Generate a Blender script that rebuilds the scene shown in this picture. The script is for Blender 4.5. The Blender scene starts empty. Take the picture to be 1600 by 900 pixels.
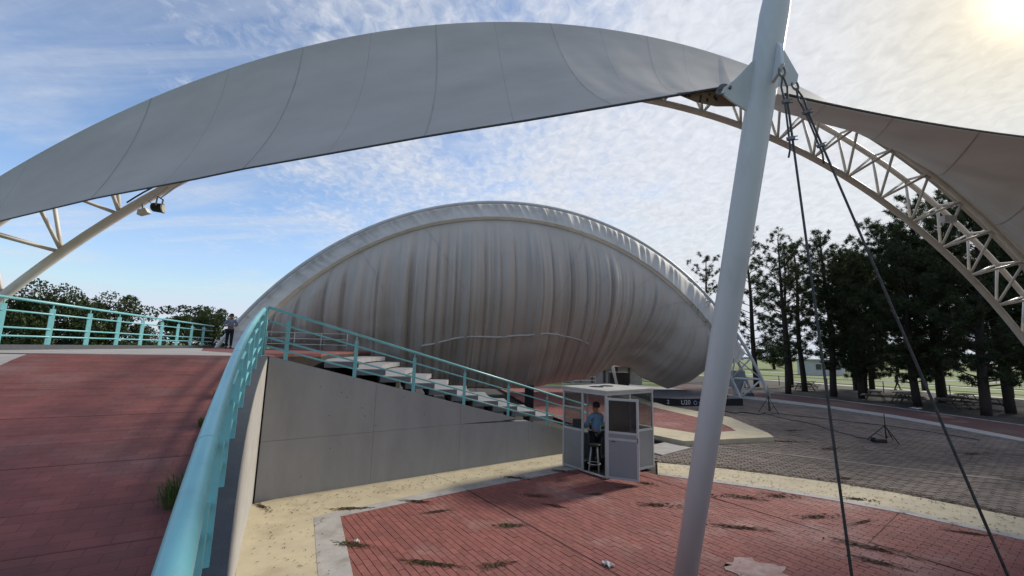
import bpy, math, random
import numpy as np
from mathutils import Vector, Matrix
random.seed(7); RNG = np.random.default_rng(7)
R = math.radians
sc = bpy.context.scene
col = sc.collection

# ------------------------------------------------------------------ camera
CAMH = 3.2
pitch = math.atan(97 / 670); roll = R(1.43)
fwd = Vector((0, math.cos(pitch), math.sin(pitch)))
up0 = Vector((0, -math.sin(pitch), math.cos(pitch)))
r0 = Vector((1, 0, 0))
right = r0 * math.cos(roll) + up0 * math.sin(roll)
upv = up0 * math.cos(roll) - r0 * math.sin(roll)
cd = bpy.data.cameras.new('camera'); cam = bpy.data.objects.new('camera', cd); col.objects.link(cam)
cd.sensor_width = 36; cd.lens = 670 / 1600 * 36; cd.clip_start = .05; cd.clip_end = 3000
cam.matrix_world = Matrix(((right.x, upv.x, -fwd.x, 0), (right.y, upv.y, -fwd.y, 0), (right.z, upv.z, -fwd.z, CAMH), (0, 0, 0, 1)))
sc.camera = cam
sc.view_settings.view_transform = 'Standard'; sc.view_settings.look = 'None'
sc.view_settings.gamma = 1; sc.view_settings.use_curve_mapping = False
sc.view_settings.exposure = 0.8

# ------------------------------------------------------------------ world: sky with thin broken cloud
SUN_AZ, SUN_EL = R(54.6), R(30.3)
SUND = Vector((math.sin(SUN_AZ) * math.cos(SUN_EL), math.cos(SUN_AZ) * math.cos(SUN_EL), math.sin(SUN_EL)))
w = bpy.data.worlds.new('World'); sc.world = w; w.use_nodes = True
nt = w.node_tree; nt.nodes.clear()
def N(t, **k):
    n = nt.nodes.new(t)
    for a, b in k.items(): setattr(n, a, b)
    return n
def L(a, b): nt.links.new(a, b)
def val(x): return x
def math_node(op, a, b=None, c=None, clamp=False):
    n = N('ShaderNodeMath', operation=op, use_clamp=clamp)
    for i, v in enumerate((a, b, c)):
        if v is None: continue
        if isinstance(v, (int, float)): n.inputs[i].default_value = v
        else: L(v, n.inputs[i])
    return n.outputs[0]
sky = N('ShaderNodeTexSky', sky_type='NISHITA'); sky.sun_disc = False
sky.sun_elevation = SUN_EL; sky.sun_rotation = SUN_AZ; sky.altitude = 2200; sky.air_density = 1.0; sky.dust_density = 0.35; sky.ozone_density = 1.0
tc = N('ShaderNodeTexCoord'); sep = N('ShaderNodeSeparateXYZ'); L(tc.outputs['Generated'], sep.inputs[0])
zz = math_node('ADD', math_node('MAXIMUM', sep.outputs[2], 0.0), 0.12)
px = math_node('DIVIDE', sep.outputs[0], zz); py = math_node('DIVIDE', sep.outputs[1], zz)
cmb = N('ShaderNodeCombineXYZ'); L(px, cmb.inputs[0]); L(py, cmb.inputs[1])
def noise(scale, detail, rough, vec=None, dist=0.0, rot=0.0, sx=1.0, sy=1.0):
    mp = N('ShaderNodeMapping'); mp.inputs['Rotation'].default_value = (0, 0, rot); mp.inputs['Scale'].default_value = (sx, sy, 1)
    L(cmb.outputs[0], mp.inputs[0])
    n = N('ShaderNodeTexNoise'); n.inputs['Scale'].default_value = scale; n.inputs['Detail'].default_value = detail
    n.inputs['Roughness'].default_value = rough; n.inputs['Distortion'].default_value = dist
    L(mp.outputs[0], n.inputs['Vector']); return n.outputs['Fac']
def ramp(f, a, b):
    n = N('ShaderNodeMapRange', interpolation_type='SMOOTHSTEP'); n.inputs[1].default_value = a; n.inputs[2].default_value = b
    L(f, n.inputs[0]); return n.outputs[0]
big = noise(0.55, 4, .55, rot=.5)
mid = noise(2.2, 6, .62, dist=.35, rot=.6, sx=1.0, sy=.8)
rip = noise(24.0, 4, .6, dist=.6, rot=.55, sx=1.0, sy=.78)
wisp = noise(1.1, 7, .6, dist=1.2, rot=.95, sx=.45, sy=1.7)
dot = N('ShaderNodeVectorMath', operation='DOT_PRODUCT'); L(tc.outputs['Generated'], dot.inputs[0]); dot.inputs[1].default_value = SUND
cosang = math_node('MAXIMUM', dot.outputs['Value'], 0.0)
# broken sheet thickens towards the sun's side of the sky
sheet = math_node('ADD', math_node('MULTIPLY', big, .9), math_node('MULTIPLY', mid, .95))
sheet = math_node('ADD', sheet, math_node('MULTIPLY', math_node('SUBTRACT', rip, .5), .46))
dot2 = N('ShaderNodeVectorMath', operation='DOT_PRODUCT'); L(tc.outputs['Generated'], dot2.inputs[0]); dot2.inputs[1].default_value = (.80, .42, .30)
sheet = math_node('ADD', sheet, math_node('MULTIPLY', dot2.outputs['Value'], .80))
m1 = ramp(sheet, .90, 1.52)
m2 = math_node('MULTIPLY', ramp(wisp, .42, .78), .62)
mask = math_node('MAXIMUM', math_node('MAXIMUM', m1, m2), math_node('MULTIPLY', ramp(dot.outputs['Value'], .72, .95), math_node('ADD', .78, math_node('MULTIPLY', mid, .25))))
horizon = ramp(sep.outputs[2], 0.0, 0.16)
mask = math_node('MULTIPLY', mask, math_node('ADD', math_node('MULTIPLY', horizon, .6), .4))
mask = math_node('MULTIPLY', mask, .94)
shade = math_node('ADD', .76, math_node('MULTIPLY', rip, .46))
glow = math_node('ADD', math_node('MULTIPLY', math_node('POWER', cosang, 6.0), .06), math_node('MULTIPLY', math_node('POWER', cosang, 700.0), .5))
cl = math_node('MULTIPLY', shade, math_node('ADD', 3.55, math_node('MULTIPLY', glow, 5.0)))
cc = N('ShaderNodeCombineColor')
warm = math_node('POWER', cosang, 45.0)
L(math_node('MULTIPLY', cl, .97), cc.inputs[0]); L(math_node('MULTIPLY', cl, math_node('SUBTRACT', 1.0, math_node('MULTIPLY', warm, .10))), cc.inputs[1]); L(math_node('MULTIPLY', cl, math_node('SUBTRACT', 1.07, math_node('MULTIPLY', warm, .34))), cc.inputs[2])
veil = N('ShaderNodeVectorMath', operation='MINIMUM'); L(sky.outputs[0], veil.inputs[0]); veil.inputs[1].default_value = (4.2, 4.6, 5.2)
hz = N('ShaderNodeMix', data_type='RGBA'); L(math_node('MULTIPLY', math_node('SUBTRACT', 1.0, ramp(sep.outputs[2], 0.0, .30)), .5), hz.inputs[0]); L(veil.outputs[0], hz.inputs[6]); hz.inputs[7].default_value = (1.85, 2.15, 2.6, 1)
mixc = N('ShaderNodeMix', data_type='RGBA'); L(mask, mixc.inputs[0]); L(hz.outputs[2], mixc.inputs[6]); L(cc.outputs[0], mixc.inputs[7])
# warm aureole of the veiled sun
aur = N('ShaderNodeMix', data_type='RGBA', blend_type='ADD'); aur.inputs[0].default_value = 1
ac = N('ShaderNodeVectorMath', operation='SCALE'); ac.inputs[0].default_value = (1.0, .74, .32)
L(math_node('ADD', math_node('MULTIPLY', math_node('POWER', cosang, 60.0), .35), math_node('MULTIPLY', math_node('POWER', cosang, 900.0), 9.0)), ac.inputs['Scale'])
L(mixc.outputs[2], aur.inputs[6]); L(ac.outputs[0], aur.inputs[7])
bg = N('ShaderNodeBackground'); bg.inputs[1].default_value = 0.125; L(aur.outputs[2], bg.inputs[0])
out = N('ShaderNodeOutputWorld'); L(bg.outputs[0], out.inputs[0])

sl = bpy.data.lights.new('sun', 'SUN'); sl.energy = 2.2; sl.angle = R(7.0); sl.color = (1, .93, .82)
so = bpy.data.objects.new('sun', sl); col.objects.link(so); so.rotation_euler = (-SUND).to_track_quat('-Z', 'Y').to_euler()

# ------------------------------------------------------------------ helpers
def V(*a): return np.array(a, float)
def tag(o, label=None, cat=None, group=None, kind=None):
    if label: o['label'] = label
    if cat: o['category'] = cat
    if group: o['group'] = group
    if kind: o['kind'] = kind
    return o
def empty(name, loc=(0, 0, 0), rz=0.0, label=None, cat=None, group=None):
    o = bpy.data.objects.new(name, None); col.objects.link(o); o.empty_display_size = .2
    o.location = Vector([float(q) for q in loc]); o.rotation_euler = (0, 0, rz); tag(o, label, cat, group); return o
def link(name, me, mat=None, parent=None, local=False):
    o = bpy.data.objects.new(name, me); col.objects.link(o)
    if mat is not None and not me.materials: me.materials.append(mat)
    if parent is not None:
        o.parent = parent
        if not local:
            p = parent; M = Matrix.Identity(4)
            while p is not None:
                M = (Matrix.Translation(p.location) @ p.rotation_euler.to_matrix().to_4x4()) @ p.matrix_parent_inverse.inverted_safe() @ M if False else M
                p = p.parent
            root = parent
            while root.parent is not None: root = root.parent
            if root is parent:
                o.matrix_parent_inverse = (Matrix.Translation(root.location) @ root.rotation_euler.to_matrix().to_4x4()).inverted()
            # a mesh part stands at the origin in world space, so a sub-part needs no inverse
    return o
class MB:
    def __init__(s): s.v = []; s.f = []
    def add(s, vs, fs):
        b = len(s.v); s.v.extend([tuple(map(float, q)) for q in vs]); s.f.extend([tuple(b + i for i in f) for f in fs]); return s
    def box(s, c, h, ax=None):
        c = np.asarray(c, float); ax = ax or (V(1, 0, 0), V(0, 1, 0), V(0, 0, 1))
        vs = [c + ax[0] * h[0] * i + ax[1] * h[1] * j + ax[2] * h[2] * k for i in (-1, 1) for j in (-1, 1) for k in (-1, 1)]
        return s.add(vs, [(0, 1, 3, 2), (4, 6, 7, 5), (0, 4, 5, 1), (2, 3, 7, 6), (0, 2, 6, 4), (1, 5, 7, 3)])
    def bar(s, a, b, wdt, thk, side=None):
        a = np.asarray(a, float); b = np.asarray(b, float); d = b - a; l = np.linalg.norm(d); d = d / l
        u = np.asarray(side, float) if side is not None else np.cross(d, (0, 0, 1) if abs(d[2]) < .9 else (1, 0, 0))
        u = u - d * (u @ d); u = u / np.linalg.norm(u); v = np.cross(d, u)
        return s.box((a + b) / 2, (l / 2, wdt / 2, thk / 2), (d, u, v))
    def tube(s, P, r, n=10, caps=True):
        P = [np.asarray(p, float) for p in P]; m = len(P)
        rr = r if hasattr(r, '__len__') else [r] * m
        T = [P[min(i + 1, m - 1)] - P[max(i - 1, 0)] for i in range(m)]
        T = [t / (np.linalg.norm(t) + 1e-12) for t in T]
        u = np.cross(T[0], (0, 0, 1) if abs(T[0][2]) < .9 else (1, 0, 0)); u /= np.linalg.norm(u)
        vs = []; fs = []
        for i in range(m):
            u = u - T[i] * (u @ T[i]); u /= np.linalg.norm(u); v = np.cross(T[i], u)
            for k in range(n):
                a = 2 * math.pi * k / n; vs.append(P[i] + rr[i] * (math.cos(a) * u + math.sin(a) * v))
        for i in range(m - 1):
            for k in range(n):
                fs.append((i * n + k, i * n + (k + 1) % n, (i + 1) * n + (k + 1) % n, (i + 1) * n + k))
        if caps: fs += [tuple(range(n))[::-1], tuple((m - 1) * n + k for k in range(n))]
        return s.add(vs, fs)
    def prism(s, poly, z0, z1):
        n = len(poly); z0 = z0 if hasattr(z0, '__len__') else [z0] * n; z1 = z1 if hasattr(z1, '__len__') else [z1] * n
        vs = [(p[0], p[1], a) for p, a in zip(poly, z0)] + [(p[0], p[1], a) for p, a in zip(poly, z1)]
        return s.add(vs, [tuple(range(n))[::-1], tuple(range(n, 2 * n))] + [(i, (i + 1) % n, n + (i + 1) % n, n + i) for i in range(n)])
    def grid(s, P):      # P array (a,b,3)
        a, b = P.shape[:2]
        return s.add(P.reshape(-1, 3), [(i * b + j, i * b + j + 1, (i + 1) * b + j + 1, (i + 1) * b + j) for i in range(a - 1) for j in range(b - 1)])
    def lathe(s, prof, c=(0, 0, 0), axis=None, n=20):
        c = np.asarray(c, float); ax = axis or (V(1, 0, 0), V(0, 1, 0), V(0, 0, 1)); vs = []; m = len(prof)
        for r, z in prof:
            for k in range(n):
                a = 2 * math.pi * k / n; vs.append(c + ax[0] * r * math.cos(a) + ax[1] * r * math.sin(a) + ax[2] * z)
        fs = [(i * n + k, i * n + (k + 1) % n, (i + 1) * n + (k + 1) % n, (i + 1) * n + k) for i in range(m - 1) for k in range(n)]
        fs += [tuple(range(n))[::-1], tuple((m - 1) * n + k for k in range(n))]
        return s.add(vs, fs)
    def mesh(s, name, mat=None, smooth=False):
        me = bpy.data.meshes.new(name); me.from_pydata(s.v, [], s.f); me.update()
        if smooth: me.polygons.foreach_set('use_smooth', [True] * len(me.polygons))
        if mat: me.materials.append(mat)
        return me
    def build(s, name, mat, parent=None, smooth=False, local=False):
        return link(name, s.mesh(name, mat, smooth), None, parent, local)
def copy_tree(o, parent=None):
    c = o.copy(); col.objects.link(c); c.parent = parent
    for ch in list(o.children): copy_tree(ch, c)
    return c
def bevel(o, wd=.01, seg=2):
    m = o.modifiers.new('bevel', 'BEVEL'); m.width = wd; m.segments = seg; m.limit_method = 'ANGLE'; return o
def autosmooth(o):
    o.data.polygons.foreach_set('use_smooth', [True] * len(o.data.polygons))
    if hasattr(o.data, 'set_sharp_from_angle'): o.data.set_sharp_from_angle(angle=R(40))
    return o

# ------------------------------------------------------------------ materials
def mat(name, c1, c2=None, scale=3.0, rough=.8, bump=.0, bscale=60.0, metal=0.0, island=0.0, stretch=(1, 1, 1), dirt=None, dscale=.7, trans=0.0, detail=6, spec=.4, damt=.6, lo=.35, hi=.68, courses=None):
    m = bpy.data.materials.new(name); m.use_nodes = True; t = m.node_tree; b = t.nodes['Principled BSDF']
    b.inputs['Roughness'].default_value = rough; b.inputs['Metallic'].default_value = metal; b.inputs['Specular IOR Level'].default_value = spec
    c2 = c2 or tuple(x * .75 for x in c1)
    co = t.nodes.new('ShaderNodeTexCoord'); ob = co.outputs['Object']
    mp = t.nodes.new('ShaderNodeMapping'); mp.inputs['Scale'].default_value = stretch; t.links.new(ob, mp.inputs[0])
    def nz(sc_, det=detail, v=mp.outputs[0]):
        n = t.nodes.new('ShaderNodeTexNoise'); n.inputs['Scale'].default_value = sc_; n.inputs['Detail'].default_value = det; n.inputs['Roughness'].default_value = .62
        t.links.new(v, n.inputs['Vector']); return n.outputs['Fac']
    def rng(f, a, b_):
        r = t.nodes.new('ShaderNodeMapRange'); r.inputs[1].default_value = a; r.inputs[2].default_value = b_; t.links.new(f, r.inputs[0]); return r.outputs[0]
    def mixn(f, a, b_, bt='MIX'):
        x = t.nodes.new('ShaderNodeMix'); x.data_type = 'RGBA'; x.blend_type = bt
        for i, q in ((0, f), (6, a), (7, b_)):
            if isinstance(q, tuple): x.inputs[i].default_value = (*q, 1) if len(q) == 3 else q
            elif isinstance(q, (int, float)): x.inputs[i].default_value = q
            else: t.links.new(q, x.inputs[i])
        return x.outputs[2]
    c = mixn(rng(nz(scale), lo, hi), c1, c2)
    if dirt: c = mixn(rng(nz(dscale, 8), .52, .72), c, mixn(damt, c, dirt))
    if island:
        g = t.nodes.new('ShaderNodeNewGeometry'); oi = t.nodes.new('ShaderNodeObjectInfo')
        ad = t.nodes.new('ShaderNodeMath'); ad.operation = 'ADD'; t.links.new(g.outputs['Random Per Island'], ad.inputs[0]); t.links.new(oi.outputs['Random'], ad.inputs[1])
        fr = t.nodes.new('ShaderNodeMath'); fr.operation = 'FRACT'; t.links.new(ad.outputs[0], fr.inputs[0])
        hs = t.nodes.new('ShaderNodeHueSaturation'); t.links.new(c, hs.inputs['Color'])
        mr = t.nodes.new('ShaderNodeMapRange'); mr.inputs[3].default_value = 1 - island; mr.inputs[4].default_value = 1 + island; t.links.new(fr.outputs[0], mr.inputs[0]); t.links.new(mr.outputs[0], hs.inputs['Value'])
        c = hs.outputs[0]
    bh = None
    if courses:
        m2 = t.nodes.new('ShaderNodeMapping'); m2.inputs['Rotation'].default_value = (0, 0, courses[0]); t.links.new(ob, m2.inputs[0])
        bt_ = t.nodes.new('ShaderNodeTexBrick'); bt_.inputs['Scale'].default_value = courses[1]; bt_.inputs['Mortar Size'].default_value = .022; bt_.inputs['Mortar Smooth'].default_value = .6
        bt_.inputs['Brick Width'].default_value = 1.0; bt_.inputs['Row Height'].default_value = .5
        bt_.inputs['Color1'].default_value = (1, 1, 1, 1); bt_.inputs['Color2'].default_value = (.76, .76, .76, 1); bt_.inputs['Mortar'].default_value = (.5, .5, .5, 1)
        t.links.new(m2.outputs[0], bt_.inputs['Vector']); c = mixn(.8, c, bt_.outputs['Color'], 'MULTIPLY'); bh = bt_.outputs['Fac']
    t.links.new(c, b.inputs['Base Color'])
    if bump:
        bn = t.nodes.new('ShaderNodeBump'); bn.inputs['Strength'].default_value = bump; bn.inputs['Distance'].default_value = .02
        t.links.new(nz(bscale, 5), bn.inputs['Height']); t.links.new(bn.outputs[0], b.inputs['Normal'])
    if trans:
        tr = t.nodes.new('ShaderNodeBsdfTranslucent'); t.links.new(c, tr.inputs[0]); mx = t.nodes.new('ShaderNodeMixShader'); mx.inputs[0].default_value = trans
        t.links.new(b.outputs[0], mx.inputs[1]); t.links.new(tr.outputs[0], mx.inputs[2]); t.links.new(mx.outputs[0], t.nodes['Material Output'].inputs[0])
    return m
def glass_mat(name, tint, alpha):
    m = bpy.data.materials.new(name); m.use_nodes = True; t = m.node_tree; b = t.nodes['Principled BSDF']
    b.inputs['Base Color'].default_value = (*tint, 1); b.inputs['Roughness'].default_value = .06
    tr = t.nodes.new('ShaderNodeBsdfTransparent'); tr.inputs[0].default_value = (.86, .88, .87, 1); mx = t.nodes.new('ShaderNodeMixShader'); mx.inputs[0].default_value = alpha
    t.links.new(tr.outputs[0], mx.inputs[1]); t.links.new(b.outputs[0], mx.inputs[2]); t.links.new(mx.outputs[0], t.nodes['Material Output'].inputs[0]); return m
M = dict(
    teal=mat('teal_paint', (.17, .48, .52), (.22, .53, .57), 2.0, .32, .05, 90, dirt=(.16, .26, .26), dscale=5, damt=.35, spec=.5),
    ramp_red=mat('ramp_paving', (.25, .078, .068), (.165, .057, .050), 1.3, .8, .35, 45, dirt=(.22, .14, .13), dscale=.8, damt=.7, island=.05, courses=(-math.atan2(-.4885, -.8727), 4.2)),
    brick=mat('red_brick', (.29, .102, .088), (.225, .083, .073), 1.1, .85, .3, 70, dirt=(.40, .25, .225), dscale=.55, damt=.85, island=.13),
    brick_base=mat('brick_joint', (.19, .075, .066), None, 3, .95),
    cobble=mat('grey_paver', (.20, .158, .135), (.13, .104, .092), .8, .9, .3, 60, dirt=(.25, .20, .17), dscale=.3, damt=.6, island=.2),
    cobble_base=mat('paver_joint', (.045, .036, .032), (.09, .07, .055), 1.2, .95),
    yellow=mat('yellow_concrete', (.57, .50, .35), (.48, .42, .30), 2.2, .85, .2, 80, dirt=(.30, .23, .15), dscale=1.3, damt=.45),
    white_kerb=mat('white_kerb', (.46, .44, .42), (.36, .34, .33), 3.5, .85, .25, 60, dirt=(.2, .18, .16), dscale=2.2),
    cobble_pale=mat('worn_kerb', (.34, .30, .26), (.19, .155, .13), 1.5, .9, .3, 40, dirt=(.12, .095, .08), dscale=.8, damt=.8),
    walk_red=mat('walk_paving_shaded', (.12, .055, .049), (.10, .05, .045), 1.0, .9, .3, 40, dirt=(.16, .11, .10), dscale=.5),  # darker red: the shade of the pines is put into the colour
    pale=mat('pale_concrete', (.42, .40, .38), (.33, .31, .30), 2.5, .85, .2, 60, dirt=(.22, .19, .17), dscale=1.2),
    grey_wall=mat('grey_wall_paint', (.315, .32, .33), (.265, .27, .28), 2.2, .75, .25, 40, stretch=(1, 1, .3), dirt=(.36, .36, .36), dscale=.6, damt=.4),
    white_wall=mat('light_wall', (.40, .39, .37), (.34, .33, .31), 2.5, .85, .5, 35, dirt=(.27, .25, .22), dscale=1.5),
    cap=mat('dark_cap', (.075, .085, .10), (.055, .06, .07), 5, .75, .3, 70, dirt=(.17, .17, .17), dscale=5, damt=.4),
    tier=mat('tier_concrete', (.30, .298, .305), (.24, .237, .245), 3, .8, .15, 50, dirt=(.2, .19, .19), dscale=1.1),
    gap_shade=mat('dark_gap_shade', (.035, .03, .026), (.055, .045, .038), 1.5, .95, .5, 20),  # near-black colour standing in for shade in the gaps around the seating
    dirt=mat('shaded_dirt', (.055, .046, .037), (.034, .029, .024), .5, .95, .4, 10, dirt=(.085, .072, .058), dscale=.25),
    grass=mat('park_grass', (.11, .18, .035), (.18, .20, .065), .12, .95, .6, 6, dirt=(.20, .17, .10), dscale=.09),
    path=mat('park_path', (.55, .53, .50), (.46, .44, .41), 1, .9),
    membrane=mat('canopy_fabric', (.60, .575, .54), (.53, .505, .475), .55, .62, .05, 40, dirt=(.45, .425, .395), dscale=.4, damt=.45, trans=.32, spec=.3),
    seam=mat('canopy_seam', (.42, .405, .385), None, 2, .7, trans=.1),
    rimcloth=mat('rim_fabric', (.64, .62, .59), (.56, .54, .515), .9, .7, .08, 30, dirt=(.34, .32, .30), dscale=.6, trans=.08),
    curtain=mat('hanging_fabric', (.55, .50, .45), (.48, .435, .39), .5, .85, .1, 30, stretch=(1, 1, .25), dirt=(.43, .385, .345), dscale=.35, damt=.35, trans=.06),
    tape=mat('white_tape', (.62, .61, .60), (.5, .49, .48), 4, .7),
    truss=mat('cream_steel', (.76, .72, .66), (.69, .65, .59), 1.2, .5, .06, 60, dirt=(.45, .36, .28), dscale=1.6, damt=.45),
    white_steel=mat('white_steel', (.60, .61, .62), (.52, .53, .54), 1.5, .45, .05, 60, dirt=(.36, .33, .30), dscale=2.0, damt=.3),
    mast=mat('mast_paint', (.66, .68, .72), (.60, .62, .66), .8, .42, .04, 50, stretch=(1, 1, .35), dirt=(.44, .44, .44), dscale=1.6, damt=.5),
    steel=mat('galvanised', (.20, .20, .20), (.11, .10, .095), 9, .45, .2, 90, metal=.5),
    cable=mat('steel_rope', (.10, .105, .11), (.055, .055, .06), 30, .55, .5, 200, metal=.4),
    brown=mat('corner_plate', (.27, .19, .145), (.20, .14, .11), 3, .7, .1, 60),
    black=mat('black_plastic', (.012, .012, .013), (.02, .02, .022), 5, .5),
    blackcloth=mat('black_drape', (.010, .010, .014), (.016, .016, .02), 3, .85),
    stagetop=mat('stage_carpet', (.10, .10, .115), (.075, .075, .088), 1, .9),
    print_white=mat('printed_white', (.62, .62, .64), None, 5, .8),
    print_blue=mat('printed_blue', (.32, .34, .55), None, 5, .8),
    alu=mat('aluminium_frame', (.50, .515, .53), (.44, .455, .47), 4, .45, .0, metal=.15),
    panel=mat('grey_panel', (.26, .275, .29), (.235, .25, .265), 2, .5),
    boothroof=mat('booth_roof', (.46, .46, .45), (.38, .38, .37), 2.5, .7, dirt=(.3, .28, .25), dscale=2),
    skin=mat('skin', (.30, .17, .11), (.26, .14, .09), 6, .6), hair=mat('hair', (.012, .010, .009), None, 20, .6),
    shirt=mat('light_blue_shirt', (.17, .30, .46), (.13, .24, .38), 6, .85), trousers=mat('dark_trousers', (.016, .018, .026), None, 6, .9),
    greyshirt=mat('grey_blue_shirt', (.23, .25, .33), (.16, .17, .24), 9, .85), shoe=mat('black_shoe', (.01, .01, .01), None, 5, .5),
    whitehat=mat('pale_cap', (.55, .55, .54), None, 5, .8), jacket=mat('dark_jacket', (.022, .024, .03), None, 5, .85),
    bark=mat('bark', (.045, .034, .026), (.03, .022, .018), 8, .95, .8, 25, stretch=(1, 1, .3)),
    needle=mat('pine_needles', (.040, .055, .022), (.060, .075, .030), .4, .8, trans=.3, island=.4),
    leaf=mat('broad_leaves', (.030, .050, .014), (.050, .072, .020), .5, .7, trans=.25, island=.35),
    blade=mat('grass_blades', (.055, .095, .022), (.09, .12, .035), 6, .8, trans=.25, island=.3),
    litter=mat('dry_leaves', (.11, .068, .042), (.15, .098, .062), 3, .95, island=.4),
    litter_green=mat('green_sprig', (.12, .10, .045), (.10, .065, .035), 6, .95, island=.4),
    paper=mat('paper', (.7, .7, .69), None, 9, .8), stain=mat('cement_stain', (.46, .36, .33), (.36, .22, .20), 7, .95),
    wood=mat('table_wood', (.10, .085, .07), (.07, .058, .048), 4, .85), roof_pink=mat('faded_red_roof', (.34, .20, .17), None, 2, .8),
    glass=glass_mat('window_glass', (.16, .18, .18), .14), darkglass=glass_mat('tinted_glass', (.045, .045, .045), .72),
    lens=mat('lamp_lens', (.5, .48, .40), (.4, .38, .32), 8, .25),
)

# ------------------------------------------------------------------ frames of the place
dW = V(.8157, .5785, 0); dP = V(.5785, -.8157, 0)          # along the stair wall / towards the camera
dR = V(-.4885, .8727, 0); dL = V(-.8727, -.4885, 0)        # up the ramp / across it to the left
WA = V(-5.14, 9.29, 0)                                     # wall corner
def rs(s, l, z=0.0): return dR * s + dL * l + V(0, 0, z)
def zcap(s): return float(np.interp(s, [-4, -2.2, 1.42, 4.1, 7.3, 10.6], [1.05, 1.25, 1.6, 1.9, 2.4, 2.95]))
def capout(s): return -.03 + .15 * max(0.0, 1 - ((s - 5.8) / 5) ** 2)
def zramp(s): return zcap(s) - .12 + .10 * min(1, max(0, (s - 8) / 2.6))
ZP = 2.93

# ------------------------------------------------------------------ ground
def flat(name, poly, z, m, parent=None, kind='structure'):
    b = MB(); b.add([(p[0], p[1], z) for p in poly], [tuple(range(len(poly)))])
    o = b.build(name, m, parent)
    if parent is None: tag(o, kind=kind)
    return o
flat('park_ground', [(-900, -500), (900, -500), (900, 1400), (-900, 1400)], -.06, M['grass'])
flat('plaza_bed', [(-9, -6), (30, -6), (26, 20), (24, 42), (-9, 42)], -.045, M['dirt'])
def inside(p, poly):
    x, y = p; c = False; n = len(poly)
    for i in range(n):
        x1, y1 = poly[i]; x2, y2 = poly[(i + 1) % n]
        if (y1 > y) != (y2 > y) and x < (x2 - x1) * (y - y1) / (y2 - y1) + x1: c = not c
    return c
def paving(name, piece, poly, dirs, size, gap, z, m, mbase, nearest, jitter=.003, view=None):
    """joint bed + single pieces: the nearest as objects, the others joined"""
    root = flat(name, poly, z - .03, mbase)
    d1, d2 = dirs; P = np.array(poly); o = P.mean(0)
    a = (P - o) @ d1[:2]; b = (P - o) @ d2[:2]; L1, L2 = size
    cells = []
    nb = 0
    y = math.floor(b.min() / L2) * L2
    while y < b.max() + L2:
        off = (nb % 2) * L1 / 2; nb += 1
        x = math.floor(a.min() / L1) * L1 + off
        while x < a.max() + L1:
            c = o + d1[:2] * x + d2[:2] * y
            if inside(c, poly) and (view is None or view(c)): cells.append(c)
            x += L1
        y += L2
    cells = np.array(cells)
    d = np.hypot(cells[:, 0], cells[:, 1])
    infr = (np.abs(cells[:, 0]) < 1.25 * cells[:, 1]) & (d > 6.3)
    order = np.argsort(np.where(infr, d, d + 1000)); near = order[:nearest]; rest = order[nearest:]
    h1, h2 = (L1 - gap) / 2, (L2 - gap) / 2; ch = .004
    def piece_v(c, dz, s1=1, s2=1):
        vs = []
        for (k, zz_) in ((1, -.03), (1, -.005), (1 - ch / h2, 0)):
            for i, j in ((-1, -1), (1, -1), (1, 1), (-1, 1)):
                q = np.array([c[0], c[1]]) + d1[:2] * h1 * i * (1 if k == 1 else 1 - ch / h1) + d2[:2] * h2 * j * k
                vs.append((q[0], q[1], z + zz_ + dz + s1 * i + s2 * j))
        return vs
    fs = [(8, 9, 10, 11)] + [(i, (i + 1) % 4, 4 + (i + 1) % 4, 4 + i) for i in range(4)] + [(4 + i, 4 + (i + 1) % 4, 8 + (i + 1) % 4, 8 + i) for i in range(4)]
    one = MB(); one.add(piece_v((0, 0), -z, 0, 0), fs); me = one.mesh(piece, m)
    for i in near:
        ob = bpy.data.objects.new(piece, me); col.objects.link(ob); ob.parent = root
        ob.location = (cells[i, 0], cells[i, 1], z + random.uniform(-jitter, jitter)); ob.rotation_euler = (random.uniform(-.01, .01), random.uniform(-.01, .01), 0)
    b = MB()
    for i in rest: b.add(piece_v(cells[i], random.uniform(-jitter, jitter), random.uniform(-.0012, .0012), random.uniform(-.0012, .0012)), fs)
    f = b.build(piece + '_field', m, root); tag(f, kind='stuff')
    return root
yl_low = [(4.08, 12.1), (5.35, 11.55), (6.4, 11.05), (7.51, 10.36), (8.4, 9.67), (8.98, 9.03), (9.52, 8.43), (11.0, 6.6), (12, 5.0)]
yl_up = [(4.44, 13.32), (6.05, 12.84), (7.16, 12.36), (8.54, 11.65), (9.51, 10.9), (10.16, 10.17), (10.76, 9.47), (12.3, 7.6), (13.6, 5.6)]
red_poly = [(-3.27, 8.70), (.96, 11.85), (2.4, 12.75), (3.4, 12.45)] + yl_low + [(9, 2), (-.2, 2.3)]
view1 = lambda c: c[1] > 4.2 and abs(c[0]) < 1.35 * c[1] + 1
paving('red_plaza', 'brick', red_poly, (dP, dW), (.23, .115), .005, 0.0, M['brick'], M['brick_base'], 300, view=view1)
jt = tag(empty('expansion_joints', (0, 9, 0)), kind='structure')
for (a, b_) in (((-.93, 10.42), (1.9, 6.4)), ((6.1, 7.85), (8.38, 9.68)), ((6.4, 8.1), (7.4, 6.6)), ((3.2, 12.4), (5.9, 8.5))):
    MB().bar((*a, .0085), (*b_, .0085), .009, .004, (0, 0, 1)).build('joint', M['cobble_base'], jt)
# yellow band and white border as real slabs
def strip(name, A, B, z0, z1, m, parent=None, sub=None):
    b = MB(); n = len(A)
    for i in range(n - 1): b.prism([A[i], A[i + 1], B[i + 1], B[i]], z0, z1)
    o = b.build(name, m, parent)
    if parent is None: tag(o, kind='structure')
    return o
wn = (V(-4.9, 9.05), )
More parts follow.
